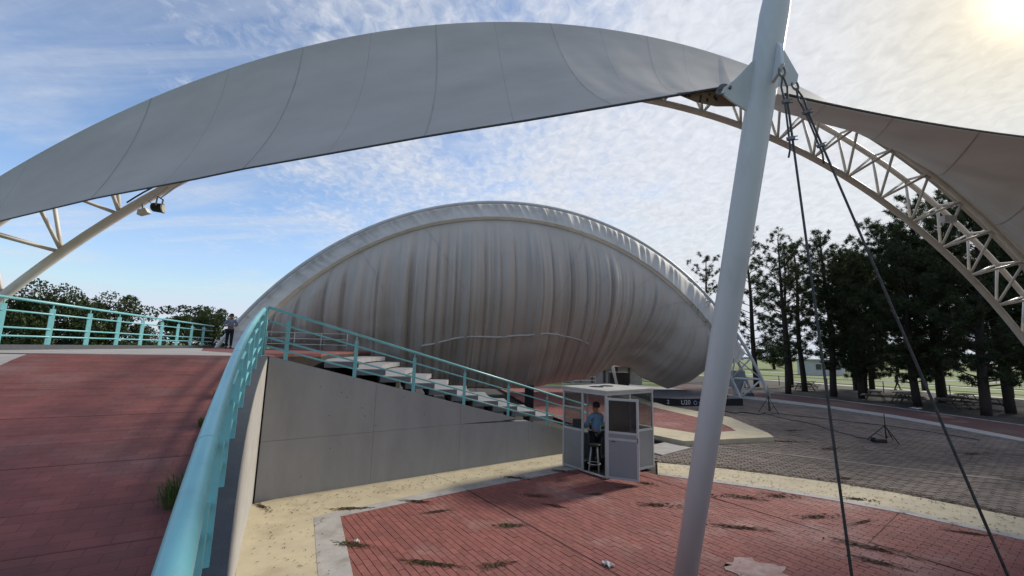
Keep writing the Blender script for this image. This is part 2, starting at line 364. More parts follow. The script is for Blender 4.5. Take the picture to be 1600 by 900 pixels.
# along the stair wall: from the ramp wall out to the white border
def off(P, v, k): return (P[0] + v[0] * k, P[1] + v[1] * k)
base0 = [(-5.1, 9.2), (-4.16, 7.34), (-3.75, 6.53), (-2.4, 3.9), (-1.6, 2.3)]
wl0 = [(-5.1, 9.2), (-1.9, 11.6), (1.72, 14.16), (2.6, 14.8)]
white_out = [(-1.95, 5.1), (-2.62, 6.54), (-3.62, 8.61), (-1.1, 10.72), (1.25, 12.42), (2.3, 13.1)]
white_in = [(-1.48, 5.19), (-2.15, 6.59), (-3.14, 8.66), (-.89, 10.38), (1.42, 12.05), (2.42, 12.7)]
wb = tag(empty('white_border', (-3.4, 8.6, 0)), kind='structure')
for i in range(len(white_out) - 1):
    o = MB().prism([white_out[i], white_out[i + 1], white_in[i + 1], white_in[i]], -.03, .008).build('border_slab', M['white_kerb'], wb)
yb = tag(empty('yellow_walk', (-4, 8, 0)), kind='structure')
polyY = [(-5.1, 9.25), (-3.62, 8.61), (-2.62, 6.54), (-1.95, 5.1), (-1.2, 3.4), (-2.0, 3.0), (-3.75, 6.53)]
MB().prism([(-5.2, 9.1), (-3.75, 6.5), (-2.0, 3.0), (-1.2, 3.3), (-1.95, 5.1), (-2.62, 6.54), (-3.62, 8.61), (-4.75, 9.6)], -.03, .004).build('concrete_slab', M['yellow'], yb)
MB().prism([(-4.75, 9.604), (-3.62, 8.614), (-1.1, 10.724), (-2.0, 11.6)], -.03, .004).build('concrete_slab', M['yellow'], yb)
MB().prism([(-1.988, 11.608), (-1.088, 10.734), (1.25, 12.43), (2.3, 13.1), (3.0, 12.9), (2.2, 14.7)], -.03, .004).build('concrete_slab', M['yellow'], yb)
yr = tag(empty('yellow_band', (7.5, 11, 0)), kind='structure')
for i in range(len(yl_low) - 1):
    a, b_ = np.array(yl_low[i]) - [.07, .09], np.array(yl_low[i + 1]) - [.07, .09]; c, d = np.array(yl_up[i + 1]), np.array(yl_up[i])
    e = .0015 * (b_ - a)
    f1, f2 = a + (d - a) * .16, b_ + (c - b_) * .16
    MB().prism([a, b_ - e, f2 - e, f1], -.03, .010).build('border_slab', M['white_kerb'], yr)
    MB().prism([f1, f2 - e, c - e, d], -.03, .006).build('concrete_slab', M['yellow'], yr)
# grey paver yard
yard = yl_up + [(20.8, 6), (20.85, 17.98), (21.03, 20.64), (21.04, 24.01), (20.28, 27.67), (18.16, 31.64), (15, 37), (9.3, 37), (9.31, 26.23), (11.8, 23.64), (11.0, 22.04), (10.42, 17.84), (10.13, 16.96), (7.2, 16.39), (6.3, 15.7), (4.6, 15.4)]
view2 = lambda c: abs(c[0]) < 1.3 * c[1] + 1 and c[1] > 6
paving('paver_yard', 'paver', yard, (V(.968, -.25, 0), V(.25, .968, 0)), (.26, .17), .018, 0.0, M['cobble'], M['cobble_base'], 300, jitter=.006, view=view2)
# inlaid pale kerb line across the yard
ln = [(6.6, 16.1), (7.52, 15.69), (10.27, 14.19), (12.23, 13.07), (14.04, 12.24), (17, 10.9)]
lo_ = empty('inlaid_kerb', (10, 14, 0)); tag(lo_, kind='structure')
for i in range(len(ln) - 1):
    a, b_ = np.array(ln[i]), np.array(ln[i + 1]); q = np.array([.07, .13]); MB().prism([a - q / 2, b_ - q / 2 - (b_ - a) * .004, b_ + q / 2 - (b_ - a) * .004, a + q / 2], -.03, .012).build('kerb_stone', M['cobble_pale'], lo_)
# raised red terrace behind the booth with a yellow kerb
terr = [(2.2, 15.0), (5.45, 16.45), (7.2, 16.39), (10.13, 16.96), (10.42, 17.84), (11.0, 22.04), (11.8, 23.64), (9.31, 26.23), (8.2, 38), (-3, 38), (-1.5, 24)]
tin = [(6.34, 18.68), (7.76, 17.64), (9.26, 18.09), (9.62, 19.89), (8.29, 25.22), (7.3, 36), (-1, 36), (0.2, 24.5)]
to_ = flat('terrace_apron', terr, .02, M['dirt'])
tk = empty('terrace_kerb', (8, 17, 0)); tag(tk, kind='structure')
ko = [(4.9, 17.6), (6.23, 15.75), (10.13, 16.96), (10.42, 17.84), (11.0, 22.04), (9.31, 26.23), (8.6, 36)]
ki = [(5.6, 19.2), (7.3, 17.35), (9.26, 18.09), (9.45, 18.9), (9.62, 20.2), (8.29, 25.22), (7.4, 36)]
for i in range(len(ko) - 1):
    a, b_, c, d = [np.array(q) for q in (ko[i], ko[i + 1], ki[i + 1], ki[i])]
    MB().prism([a, b_ - (b_ - a) * .003, c - (c - d) * .003, d], -.05, .17).build('kerb_stone', M['yellow'], tk)
paving('terrace_paving', 'brick', [(5.6, 19.2), (7.3, 17.35), (9.26, 18.09), (9.45, 18.9), (9.62, 20.2), (8.29, 25.22), (7.4, 36), (-1, 36), (1.5, 22.5), (2.6, 19.2), (4, 18.2)], (dP, dW), (.25, .125), .01, .165, M['brick'], M['brick_base'], 120)
# small pale slab by the booth
MB().prism([(4.9, 14.2), (6.3, 15.4), (5.7, 16.2), (4.4, 15.1)], -.03, .03).build('landing_slab', M['pale'], None)['kind'] = 'structure'
# right walk: pale kerb, red walk, dirt under the pines
kn = [(19.9, 12), (20.85, 17.98), (21.03, 20.64), (21.04, 24.01), (20.28, 27.67), (18.16, 31.64), (14, 38), (8, 45)]
kf = [(20.9, 12), (21.72, 18.71), (22.04, 21.62), (22.1, 25.35), (21.33, 29.09), (19.34, 34.03), (15, 41), (9, 48)]
rf = [(25.6, 12), (26.3, 22.58), (26.05, 25.49), (25.73, 29.28), (24.9, 33.9), (22.66, 39.4), (18, 48), (12, 56)]
wk = empty('walk_kerb', (20, 25, 0)); tag(wk, kind='structure')
for i in range(len(kn) - 1):
    a, b_, c, d = [np.array(q) for q in (kn[i], kn[i + 1], kf[i + 1], kf[i])]
    MB().prism([a, b_ - (b_ - a) * .002, c - (c - d) * .002, d], -.05, .06).build('kerb_stone', M['pale'], wk)
rwalk = MB()
for i in range(len(kf) - 2): rwalk.prism([kf[i], kf[i + 1], rf[i + 1], rf[i]], -.055, .03)
tag(rwalk.build('red_walk', M['walk_red'], None), kind='structure')
rk = empty('grove_edging', (25, 30, 0)); tag(rk, kind='structure')
for i in range(len(rf) - 1):
    a, b_ = np.array(rf[i]), np.array(rf[i + 1]); MB().prism([a, b_, b_ + [.16, .06], a + [.16, .06]], -.05, .05).build('kerb_stone', M['white_kerb'], rk)
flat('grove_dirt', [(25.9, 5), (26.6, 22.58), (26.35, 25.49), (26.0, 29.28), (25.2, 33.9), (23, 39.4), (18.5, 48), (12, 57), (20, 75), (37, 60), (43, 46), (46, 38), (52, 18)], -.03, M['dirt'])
def path_strip(name, pts, wd, z):
    b = MB()
    for i in range(len(pts) - 1):
        a, c = np.array(pts[i]), np.array(pts[i + 1]); n = np.array([c[1] - a[1], a[0] - c[0]]); n = n / np.linalg.norm(n) * wd / 2
        b.prism([a - n, c - n, c + n, a + n], z - .05, z)
    tag(b.build(name, M['path'], None), kind='structure')
path_strip('park_path', [(10, 90), (25, 78), (37.2, 58.5), (42.2, 49.2), (44, 45), (46.5, 38), (52, 20)], 1.6, -.02)
path_strip('park_path', [(36, 85), (52, 64), (58, 52), (66, 40)], 1.5, -.018)
path_strip('park_path', [(30, 110), (62, 84), (85, 62)], 2.0, -.018)
for (x, y, rx, ry, m_) in ((60, 95, 14, 6, 'pale'),):
    pass

# ------------------------------------------------------------------ ramp, platform, walls
rp = empty('ramp', tuple(rs(0, 0, 1.2))); tag(rp, kind='structure')
s = -3.6; k = 0
while s < 10.75:
    s1 = min(s + .31, 10.8); z0, z1 = zramp(s), zramp(s1); g = .008 if k % 5 == 0 else .003
    b = MB(); A = [rs(s + g, .26), rs(s1, .26), rs(s1, 3.6), rs(s + g, 3.6)]
    zs = [zramp(s + g), z1, z1, zramp(s + g)]
    dz = random.uniform(-.0015, .0015)
    b.prism([(p[0], p[1]) for p in A], [q - .14 for q in zs], [q + dz for q in zs]); b.build('paving_strip', M['ramp_red'], rp); s = s1; k += 1
b = MB()
for i in range(15):
    s, s1 = -3.6 + i * .96, -3.6 + (i + 1) * .96; A = [rs(s, .2), rs(s1, .2), rs(s1, 3.7), rs(s, 3.7)]
    b.prism([(p[0], p[1]) for p in A], -.05, [zramp(s) - .02, zramp(s1) - .02, zramp(s1) - .02, zramp(s) - .02])
b.build('ramp_bed', M['cobble_base'], rp)
b = MB()
for i in range(12):
    s, s1 = -3.6 + i * 1.21, -3.6 + (i + 1) * 1.21; A = [rs(s, 3.604), rs(s1, 3.604), rs(s1, 4.15), rs(s, 4.15)]
    b.prism([(p[0], p[1]) for p in A], -.05, [zramp(s) + .008, zramp(s1) + .008, zramp(s1) + .008, zramp(s) + .008])
b.build('ramp_border', M['pale'], rp)
# platform at the head of the ramp
CC = V(11.2, 20.9, 0)
def arc(Rr, a0, a1, n): return [(CC[0] + Rr * math.cos(R(a)), CC[1] + Rr * math.sin(R(a))) for a in np.linspace(a0, a1, n)]
LR0, LR1 = V(-10.35, 8.1, 0), V(-15.25, 22.1, 0)
front = [tuple(rs(10.8, .0)[:2]), tuple(rs(10.8, 4.15)[:2]), tuple(rs(10.8, 5.9)[:2])]
edge = [tuple((WA + dW * .22 - dP * .21)[:2]), tuple((WA + dW * .22 - dP * 3.7)[:2])] + arc(18.62, 201.5, 183, 10)
plat = [tuple(rs(10.8, 3.9)[:2])] + [front[2]] + [(-10.4, 8.0), (-15.4, 22.2), (-18, 25.4), (-9.2, 26.4), (-7.9, 24.6)] + edge[::-1] + [tuple(rs(10.8, .1)[:2])]
po = MB().prism(plat[::-1], ZP - .09, ZP).build('platform', M['ramp_red'], None); tag(po, kind='structure')
MB().prism(plat[::-1], -.05, ZP - .092).build('platform_body', M['gap_shade'], po)  # sides painted near-black as the shade below the platform edge
pb = MB(); A = [rs(10.804, .05), rs(11.6, .05), rs(16.5, 1.8), rs(24.5, 2.6), rs(13.2, 4.8), rs(10.804, 5.6)]
pb.prism([(p[0], p[1]) for p in A][::-1], ZP - .02, ZP + .010); tag(pb.build('platform_threshold', M['pale'], None), kind='structure')
kb = MB()
nrm = V(-.944, -.33, 0)
kb.prism([tuple((LR0 - V(-.35, 1, 0) * .6 + nrm * -.14)[:2]), tuple((LR1 + nrm * -.14)[:2]), tuple((LR1 + nrm * .14)[:2]), tuple((LR0 - V(-.35, 1, 0) * .6 + nrm * .14)[:2])][::-1], 2.7, 3.05)
tag(kb.build('platform_kerb', M['cap'], None), 'dark concrete kerb under the railing at the far left of the platform', 'kerb')
# ramp side wall with dark coping
rw = empty('ramp_wall', tuple(rs(5, .1)), 0, 'pale concrete side wall of the ramp with dark coping under the thick rail', 'wall')
SS = np.linspace(-3.6, 10.72, 30)
b = MB()
for i in range(29):
    a, c = SS[i], SS[i + 1]; A = [rs(a, capout(a)), rs(c, capout(c)), rs(c, capout(c) + .28), rs(a, capout(a) + .28)]
    b.prism([(p[0], p[1]) for p in A][::-1], -.05, [zcap(a) - .05, zcap(a) - .05, zcap(c) - .05, zcap(c) - .05][::-1] if False else [zcap(a) - .05, zcap(c) - .05, zcap(c) - .05, zcap(a) - .05][::-1])
b.build('wall', M['white_wall'], rw)
b = MB()
for i in range(29):
    a, c = SS[i], SS[i + 1]; A = [rs(a, capout(a) + .006), rs(c, capout(c) + .006), rs(c, capout(c) + .32), rs(a, capout(a) + .32)]
    b.prism([(p[0], p[1]) for p in A][::-1], [zcap(a) - .06, zcap(c) - .06, zcap(c) - .06, zcap(a) - .06][::-1], [zcap(a), zcap(c), zcap(c), zcap(a)][::-1])
b.build('coping', M['cap'], rw)
# stair wall
SL = .2625
def ztop(s): return 2.95 - SL * s
sw = empty('stair_wall', tuple(WA), 0, 'grey painted concrete wall with sloping top beside the seating steps', 'wall')
WL = 9.6
segs = [0, 2.35, 4.7, 7.05, WL]
for i in range(4):
    a, c = segs[i], segs[i + 1] - .005
    for (h0, h1) in ((-.05, 1.18), (1.185, None)):
        za, zc_ = (ztop(a), ztop(c)) if h1 is None else (min(h1, ztop(a)), min(h1, ztop(c)))
        if h1 is None and zc_ < h0 + .02:
            cc_ = (2.95 - h0 - .02) / SL
            if cc_ <= a: continue
            c2, zc2 = min(c, cc_), ztop(min(c, cc_))
        else: c2, zc2 = c, zc_
        P = [WA + dW * a, WA + dW * c2, WA + dW * c2 - dP * .2, WA + dW * a - dP * .2]
        MB().prism([(p[0], p[1]) for p in P], h0, [za, zc2, zc2, za]).build('wall_panel', M['grey_wall'], sw)

for i in range(22):
    a_, z_ = random.uniform(.3, 8.2), random.uniform(.3, 2.3)
    if z_ > ztop(a_) - .15: continue
    MB().lathe([(.012, 0), (.010, .004)], WA + dW * a_ + dP * .0005 + V(0, 0, z_), (dW, V(0, 0, 1), dP), 7).build('pit', M['cap'], sw)
# ------------------------------------------------------------------ railings
RAILS = (.73, .37, .19)
def rail_post(root, base, top_dir, plate_dir, h=.98, thk=.022, wd=.085):
    b = MB(); z = V(0, 0, 1); n = np.cross(plate_dir, z)
    b.box(base + z * h * .445, (wd / 2, thk / 2, h * .445), (np.asarray(plate_dir), n, z)); p = b.build('post', M['teal'], root); bevel(p, .004)
    MB().tube([base + z * h * .88, base + z * h * .98], .014, 8).build('pin', M['teal'], p)
# ramp railing (thick hand rail seen from close by)
rr = empty('ramp_railing', tuple(rs(5, .25, 2)), 0, 'turquoise pipe railing climbing the ramp with a very thick near hand rail', 'railing')
def rl(s): return capout(s) + .155
SS = np.linspace(-3.0, 10.55, 60)
MB().tube([rs(s, rl(s), zcap(s) + .98) for s in SS], .046, 24).build('hand_rail', M['teal'], rr, True)
for s in (2.6, 5.4, 8.2): MB().tube([rs(s - .012, rl(s), zcap(s - .012) + .98), rs(s + .012, rl(s), zcap(s + .012) + .98)], .0475, 24).build('weld_ring', M['teal'], rr, True)
for h in RAILS: MB().tube([rs(s, rl(s), zcap(s) + h) for s in SS], .022, 12).build('rail', M['teal'], rr, True)
for s in np.arange(10.5, -3, -1.18): rail_post(rr, rs(s, rl(s), zcap(s) - .01), dR, dL, wd=.10)
# stair railing
sr = empty('stair_railing', tuple(WA + V(0, 0, 2.9)), 0, 'turquoise railing with four pipes sloping down along the grey stair wall', 'railing')
def sp(s, h): return WA + dW * s - dP * .07 + V(0, 0, ztop(s) + h)
MB().tube([sp(-.12, .98 + .03), sp(WL, .98)], .030, 14).build('hand_rail', M['teal'], sr, True)
for h in RAILS: MB().tube([sp(-.12, h), sp(WL, h)], .020, 12).build('rail', M['teal'], sr, True)
for s in [.32 + 1.5 * i for i in range(7)]: rail_post(sr, sp(s, -.01), dW, dW, wd=.085)
MB().tube([sp(-.12, -.02), sp(-.12, 1.0)], .03, 12).build('post', M['teal'], sr, True)
# platform railing
pr = empty('platform_railing', tuple(LR0 + V(0, 0, 3.05)), 0, 'turquoise railing along the far left side of the upper platform', 'railing')
d = (LR1 - LR0); ln_ = np.linalg.norm(d); d /= ln_
def pp(t, h): return LR0 + d * t + V(0, 0, 3.05 + h)
MB().tube([pp(-.9, 1.0), pp(ln_, .98)], .032, 14).build('hand_rail', M['teal'], pr, True)
for h in RAILS: MB().tube([pp(-.9, h), pp(ln_, h)], .021, 12).build('rail', M['teal'], pr, True)
for t in np.arange(.95, ln_, 1.56): rail_post(pr, pp(t, -.01), d, d * .75 + np.cross(d, V(0, 0, 1)) * .66, wd=.11)
fr = empty('far_railing', (-14.5, 24.4, 2.95), 0, 'far pale railing behind the person at the back of the platform', 'railing')
for h in (.95, .62, .3): MB().tube([(-15.2, 24.2, ZP + h), (-9.6, 25.4, ZP + h)], .022, 8).build('rail', M['white_steel'], fr, True)
for i in range(5): MB().tube([(-15.2 + 1.4 * i, 24.2 + .3 * i, ZP - .02), (-15.2 + 1.4 * i, 24.2 + .3 * i, ZP + .95)], .025, 8).build('post', M['white_steel'], fr, True)

# ------------------------------------------------------------------ curved seating tiers
flat('seating_gap_shade', [(-24, 8), (-5.4, 9.4), (2.2, 15.2), (3.4, 18), (-1.0, 24), (-2.5, 44), (-26, 44)], -.02, M['gap_shade'])  # dark sheet painted as the unlit gap between wall, steps and tarpaulin
am = empty('seating_steps', tuple(WA - dP * 2 + V(0, 0, 1)), 0, 'pale curved concrete seating steps going down behind the grey wall', 'seating')
for k in range(10):
    R1 = 18.5 - .86 * k; R0_ = R1 - 1.0; z = 2.72 - .24 * k
    # stop short of the stair wall so each slab shows its end
    a0 = 215.4 - math.degrees(math.asin(min(.9, 3.6 / R1))); a1 = 177 + k * 1.2
    n = 26; b = MB(); o_, i_ = arc(R1, a0, a1, n), arc(R0_, a0, a1, n)
    for j in range(n - 1): b.prism([o_[j], i_[j], i_[j + 1], o_[j + 1]][::-1], z - .19, z)
    autosmooth(b.build('bench_slab', M['tier'], am))
    b = MB(); o_, i_ = arc(R1 - .10, a0 - 2.6, a1, n), arc(R1 - .30, a0 - 2.6, a1, n)
    for j in range(n - 1): b.prism([o_[j], i_[j], i_[j + 1], o_[j + 1]][::-1], -.02, z - .19)
    b.build('riser', M['gap_shade'], am)  # supports coloured dark to paint the shade under the slabs

# ------------------------------------------------------------------ near canopy: arch truss
P0 = V(3.58, 12.63, -8.51); eu = np.array([.9822, .1879, 0]); ev = np.array([-.00545, .02848, .99958]); en = np.cross(ev, eu)
if en[1] < 0: en = -en
RAD, DTH, AR = 20.2, .074455, 1.496
def A(th, dr=0.0, ww=0.0): return P0 + (RAD + dr) * (math.cos(th) * eu + math.sin(th) * ev) + ww * en
ta = empty('arch_truss', tuple(A(2.7064)), 0, 'cream steel tube arch truss carrying the near grey canopy', 'truss')
ths = np.linspace(.42, 2.72, 90)
LOW, UP1, UP2 = (0, 0), (1.42, -.73), (1.55, .10)
for nm, (dr, ww), rad in (('lower_chord', LOW, .108), ('upper_chord', UP1, .09), ('upper_chord', UP2, .09)):
    MB().tube([A(t, dr, ww) for t in ths], rad, 14).build(nm, M['truss'], ta, True)
k0 = int((2.70 - AR) / DTH); k1 = int((AR - .43) / DTH)
for k in range(-k0, k1 + 1):
    t = AR - k * DTH
    for (u_) in (UP1, UP2):
        MB().tube([A(t, *LOW), A(t - DTH / 2, *u_)], .043, 8).build('brace', M['truss'], ta, True)
        MB().tube([A(t, *LOW), A(t + DTH / 2, *u_)], .043, 8).build('brace', M['truss'], ta, True)
    MB().tube([A(t - DTH / 2, *UP1), A(t - DTH / 2, *UP2)], .045, 8).build('brace', M['truss'], ta, True)
for th_ in (.435, 2.7064):
    MB().box(A(th_, .6, -.2) * V(1, 1, 0) + V(0, 0, .12), (1.3, .9, .25)).build('footing', M['pale'], ta)
MB().box(A(AR - 7.55 * DTH, .7, -.45), (.22, .1, .12)).build('junction_box', M['white_steel'], ta)

# ------------------------------------------------------------------ near canopy: membrane
cm = empty('canopy_membrane', tuple(A(1.42, 1.87, -.6)), 0, 'large grey tensioned fabric canopy stretched from the arch to the mast', 'canopy')
LC = np.array([[2.34, 4.21, 6.06], [1.4, 4.5, 6.03], [0.11, 4.89, 5.98], [-1.05, 5.24, 5.95], [-2.47, 5.68, 5.89], [-4.12, 6.19, 5.82], [-5.0, 6.47, 5.76], [-7.28, 7.2, 5.65], [-9.98, 8.1, 5.44], [-13.36, 9.19, 5.23]])
kk = np.array([0, .06, .142, .215, .305, .41, .467, .611, .784, 1.0])
MR = V(2.82, 4.18, 5.93); M2 = V(14.0, 6.6, 6.9)
def cableL(k): return np.array([np.interp(k, kk, LC[:, i]) for i in range(3)])
def cableR(k): return MR + (M2 - MR) * k + V(.1, .35, -.12) * 4 * k * (1 - k)
TH_L = np.array([2.47, 2.205, 2.025, 1.853, 1.69, 1.54, 1.42]); K_L = np.array([1.0, .62, .41, .224, .078, .03, 0.0])
TH_R = np.array([1.42, 1.28, 1.14, 1.0, .86, .70, .50]); K_R = np.array([0, .05, .14, .27, .45, .70, 1.0])
def ridge(th): return A(th, 1.87, -.6)
def surf(th, v):
    a = ridge(th)
    e = cableL(np.interp(-th, -TH_L, K_L)) if th >= 1.42 else cableR(np.interp(-th, -TH_R, K_R))
    L_ = np.linalg.norm(e - a); p = a + (e - a) * v
    sag = V(.12, .45, -.55) if th >= 1.42 else V(-.05, .15, -.40)
    f = min(1, abs(th - 2.47) / .35) if th >= 1.42 else 1
    g_ = math.exp(-((th - 1.34) / .15) ** 2); sag = sag * (1 - g_) + V(-.03, .12, -.62) * g_
    p = p + sag * ((.055 + .015 * g_) * L_ * 4 * v * (1 - v) * f)
    # soft puckers running to the corner and along the cable
    p = p + V(.1, .5, -.5) * .016 * math.sin(th * 61 + v * 3) * math.sin(math.pi * v)
    q_ = max(0, v - .55) / .45 * math.exp(-((th - 1.44) / .16) ** 2)
    p = p + V(.1, .4, -.6) * (.035 * q_ * (1 - v) * 3 * math.sin(th * 95) + .006 * math.sin(th * 140 + v * 5) * math.sin(v * 9 + th * 12) * math.sin(math.pi * v))
    return p
def panel(t0, t1, nm='fabric_panel'):
    n, m_ = 40, 40
    G = np.array([[surf(t0 + (t1 - t0) * i / (n - 1), j / (m_ - 1)) for j in range(m_)] for i in range(n)])
    o = MB().grid(G).build(nm, M['membrane'], cm, True)
    md = o.modifiers.new('thick', 'SOLIDIFY'); md.thickness = .010; md.offset = 0; md.use_rim = False
    return o
seq = [*TH_L, *TH_R[1:]]
for i in range(len(seq) - 1): panel(seq[i], seq[i + 1])
for t in seq[1:-1]:
    if abs(t - 1.42) < .001: continue
    G = np.array([[surf(t + dt, j / 39) + V(0, -.0075, .003) for j in range(40)] for dt in (-.0010, .0010)]); G2 = G + V(0, .015, -.006)
    b = MB().grid(G); b.grid(G2); b.build('seam', M['seam'], cm, True)
for i in range(len(seq) - 1):
    for f_ in (.5,):
        t = seq[i] + (seq[i + 1] - seq[i]) * f_
        G = np.array([[surf(t + dt, j / 39) + V(0, -.0065, .0025) for j in range(40)] for dt in (-.00028, .00028)])
        MB().grid(G).build('weld_line', M['seam'], cm, True)
# lap over the arch
G = np.array([[A(t, 1.87 - .05 * j - .02 * j * j, -.6 + .06 * j) for j in range(4)] for t in np.linspace(2.47, .5, 90)])
o = MB().grid(G).build('ridge_lap', M['membrane'], cm, True); md = o.modifiers.new('thick', 'SOLIDIFY'); md.thickness = .014
MB().tube([cableL(k) + V(0, -.01, -.01) for k in np.linspace(0, 1, 50)], .014, 8).build('edge_cable', M['cable'], cm, True)
MB().tube([cableR(k) + V(0, -.01, 0.01) for k in np.linspace(0, 1, 50)], .014, 8).build('edge_cable', M['cable'], cm, True)
# corner plate with bolts
tipL = V(2.38, 4.21, 6.05)
c1 = cableL(.036)
pts = [tipL + V(.10, 0, -.03), tipL + V(.30, .10, -.13)] + [tipL + V(.30, .10, -.13) + (c1 - tipL - V(.30, .10, -.13)) * t + V(-.02, .06, -.055) * math.sin(math.pi * t) for t in (.25, .5, .75)] + [c1]
b = MB(); n = len(pts); b.add(pts + [p + V(0, .01, .03) for p in pts], [tuple(range(n)), tuple(range(n, 2 * n))[::-1]] + [(i, (i + 1) % n, n + (i + 1) % n, n + i) for i in range(n)])
cp = b.build('corner_plate', M['brown'], cm)
cpc = sum(pts) / n
for i in range(16):
    t, q = random.uniform(.12, .9), random.uniform(.15, .85)
    p = tipL + V(.16, .05, -.07) * (1 - t) + (c1 - tipL) * t + V(.02, .05, -.05) * math.sin(math.pi * t) * (q * 2 - .6)
    MB().lathe([(.010, -.02), (.010, .02)], p, n=6).build('bolt', M['black'], cp)

# ------------------------------------------------------------------ mast and stays
MT0 = V(2.63, 4.14, 6.26); MB0 = V(2.30, 6.10, 0); md_ = (MT0 - MB0) / np.linalg.norm(MT0 - MB0)
ms = empty('mast', tuple(MB0), 0, 'thick leaning pale grey steel mast holding the canopy corner', 'mast')
mlen = np.linalg.norm(MT0 - MB0); RM = .139
MB().tube([MB0, MB0 + md_ * 5.6, MB0 + md_ * (mlen + .50), MB0 + md_ * (mlen + .62), MB0 + md_ * (mlen + 1.9)], [RM, RM, RM, RM * .93, RM * .62], 40).build('pole', M['mast'], ms, True)
sidev = np.cross(md_, V(-.2, -1, 0)); sidev /= np.linalg.norm(sidev); frontv = np.cross(sidev, md_)
frontv = frontv if frontv[1] < 0 else -frontv
rt = V(1, 0, 0) - md_ * md_[0]; rt /= np.linalg.norm(rt)
seamv = rt * .80 + frontv * .60
MB().tube([MB0 + md_ * .05 + seamv * RM, MB0 + md_ * 6.2 + seamv * RM], .017, 8).build('conduit', M['mast'], ms, True)
b = MB(); b.lathe([(.42, 0), (.42, .03), (.40, .035)], MB0 + V(0, 0, .004), n=24); b.build('base_plate', M['steel'], ms)
def gusset(pts, thick, nm='bracket_plate'):
    pts = [np.asarray(p, float) for p in pts]; n = np.cross(pts[1] - pts[0], pts[2] - pts[0]); n = n / np.linalg.norm(n) * thick / 2; m_ = len(pts)
    b = MB(); b.add([p - n for p in pts] + [p + n for p in pts], [tuple(range(m_))[::-1], tuple(range(m_, 2 * m_))] + [(i, (i + 1) % m_, m_ + (i + 1) % m_, m_ + i) for i in range(m_)])
    o = b.build(nm, M['mast'], ms); bevel(o, .006); return o
hM = mlen
def mp(h, a, f=0.0): return MB0 + md_ * (hM + (h - hM) * .88) + rt * a + frontv * f
gusset([mp(hM + .06, -RM * .9), mp(hM - .20, -RM - .17), mp(hM - .30, -RM - .27), mp(hM - .37, -RM - .30), mp(hM - .45, -RM - .18), mp(hM - .56, -RM * .9)], .035)
gusset([mp(hM + .22, RM * .85), mp(hM + .16, RM + .02), mp(hM - .10, RM + .21), mp(hM - .19, RM + .21), mp(hM - .22, RM + .17), mp(hM - .25, RM * .8)], .04)
gusset([mp(hM + .20, RM * .35, RM * .9), mp(hM + .10, RM * .42, RM + .10), mp(hM - .12, RM * .45, RM + .20), mp(hM - .20, RM * .45, RM + .16), mp(hM - .26, RM * .42, RM * .85)], .035)
def shackle(root, p, q, r=.011):
    d_ = q - p; l_ = np.linalg.norm(d_); d_ /= l_; n = np.cross(d_, V(0, 1, 0)); n /= np.linalg.norm(n)
    loop = [p + d_ * (l_ * (.5 - .5 * math.cos(a))) + n * .030 * math.sin(a) for a in np.linspace(0, 2 * math.pi, 22)]
    MB().tube(loop, r, 8).build('shackle', M['steel'], root, True)
def clamp(root, p, d_):
    n = np.cross(d_, V(.3, 1, 0)); n /= np.linalg.norm(n); m_ = np.cross(d_, n)
    b = MB(); b.box(p, (.016, .028, .017), (d_, n, m_)); 
    for q in (-1, 1): b.tube([p + d_ * .018 * q - n * .022, p + d_ * .018 * q + n * .055], .005, 6)
    b.tube([p + d_ * .018 - n * .036, p + d_ * -.018 - n * .036], .006, 6)
    b.build('rope_clamp', M['steel'], root)
def stay(a, bpt, label):
    root = empty('stay_cable', tuple(bpt), 0, label, 'cable', 'stay cables of the mast')
    d_ = (bpt - a); l_ = np.linalg.norm(d_); d_ /= l_
    shackle(root, a, a + d_ * .12); n = np.cross(d_, V(0, 1, 0)); n /= np.linalg.norm(n)
    e = a + d_ * .10
    MB().tube([e, e + d_ * .14 + n * .03, e + d_ * .30 + n * .012, bpt], [.009, .0095, .0105, .0115], 10).build('rope', M['cable'], root, True)
    MB().tube([e, e + d_ * .14 - n * .03, e + d_ * .30 - n * .014, e + d_ * .80 - n * .022, e + d_ * .90 - n * .05], .009, 8).build('rope_tail', M['cable'], root, True)
    clamp(root, e + d_ * .30, d_); clamp(root, e + d_ * .70, d_)
    MB().tube([a + d_ * (l_ - .45), a + d_ * (l_ - .02)], .03, 10).build('turnbuckle', M['steel'], root, True)
    MB().box(bpt + V(0, 0, .03), (.12, .12, .05)).build('anchor_plate', M['steel'], root)
stay(mp(hM - .13, RM * .5, RM + .15), V(2.67, 3.45, 0), 'left steel stay cable running from the mast bracket down to the plaza')
stay(mp(hM - .16, RM + .17), V(4.28, 3.45, 0), 'right steel stay cable slanting down from the mast ear plate')
lk = empty('canopy_shackles', tuple(tipL), 0, 'dark rusty shackles tying the canopy corner to the mast plate', 'shackle')
pl = mp(hM - .34, -RM - .25)
for i in range(4):
    q = pl + (tipL - V(.12, -.02, 0) - pl) * (i / 3.0); shackle(lk, q, q + V(-.09, .01, -.012), .013)
MB().tube([pl + V(.03, -.03, .01), tipL - V(.1, 0, 0)], .016, 8).build('pin', M['steel'], lk)

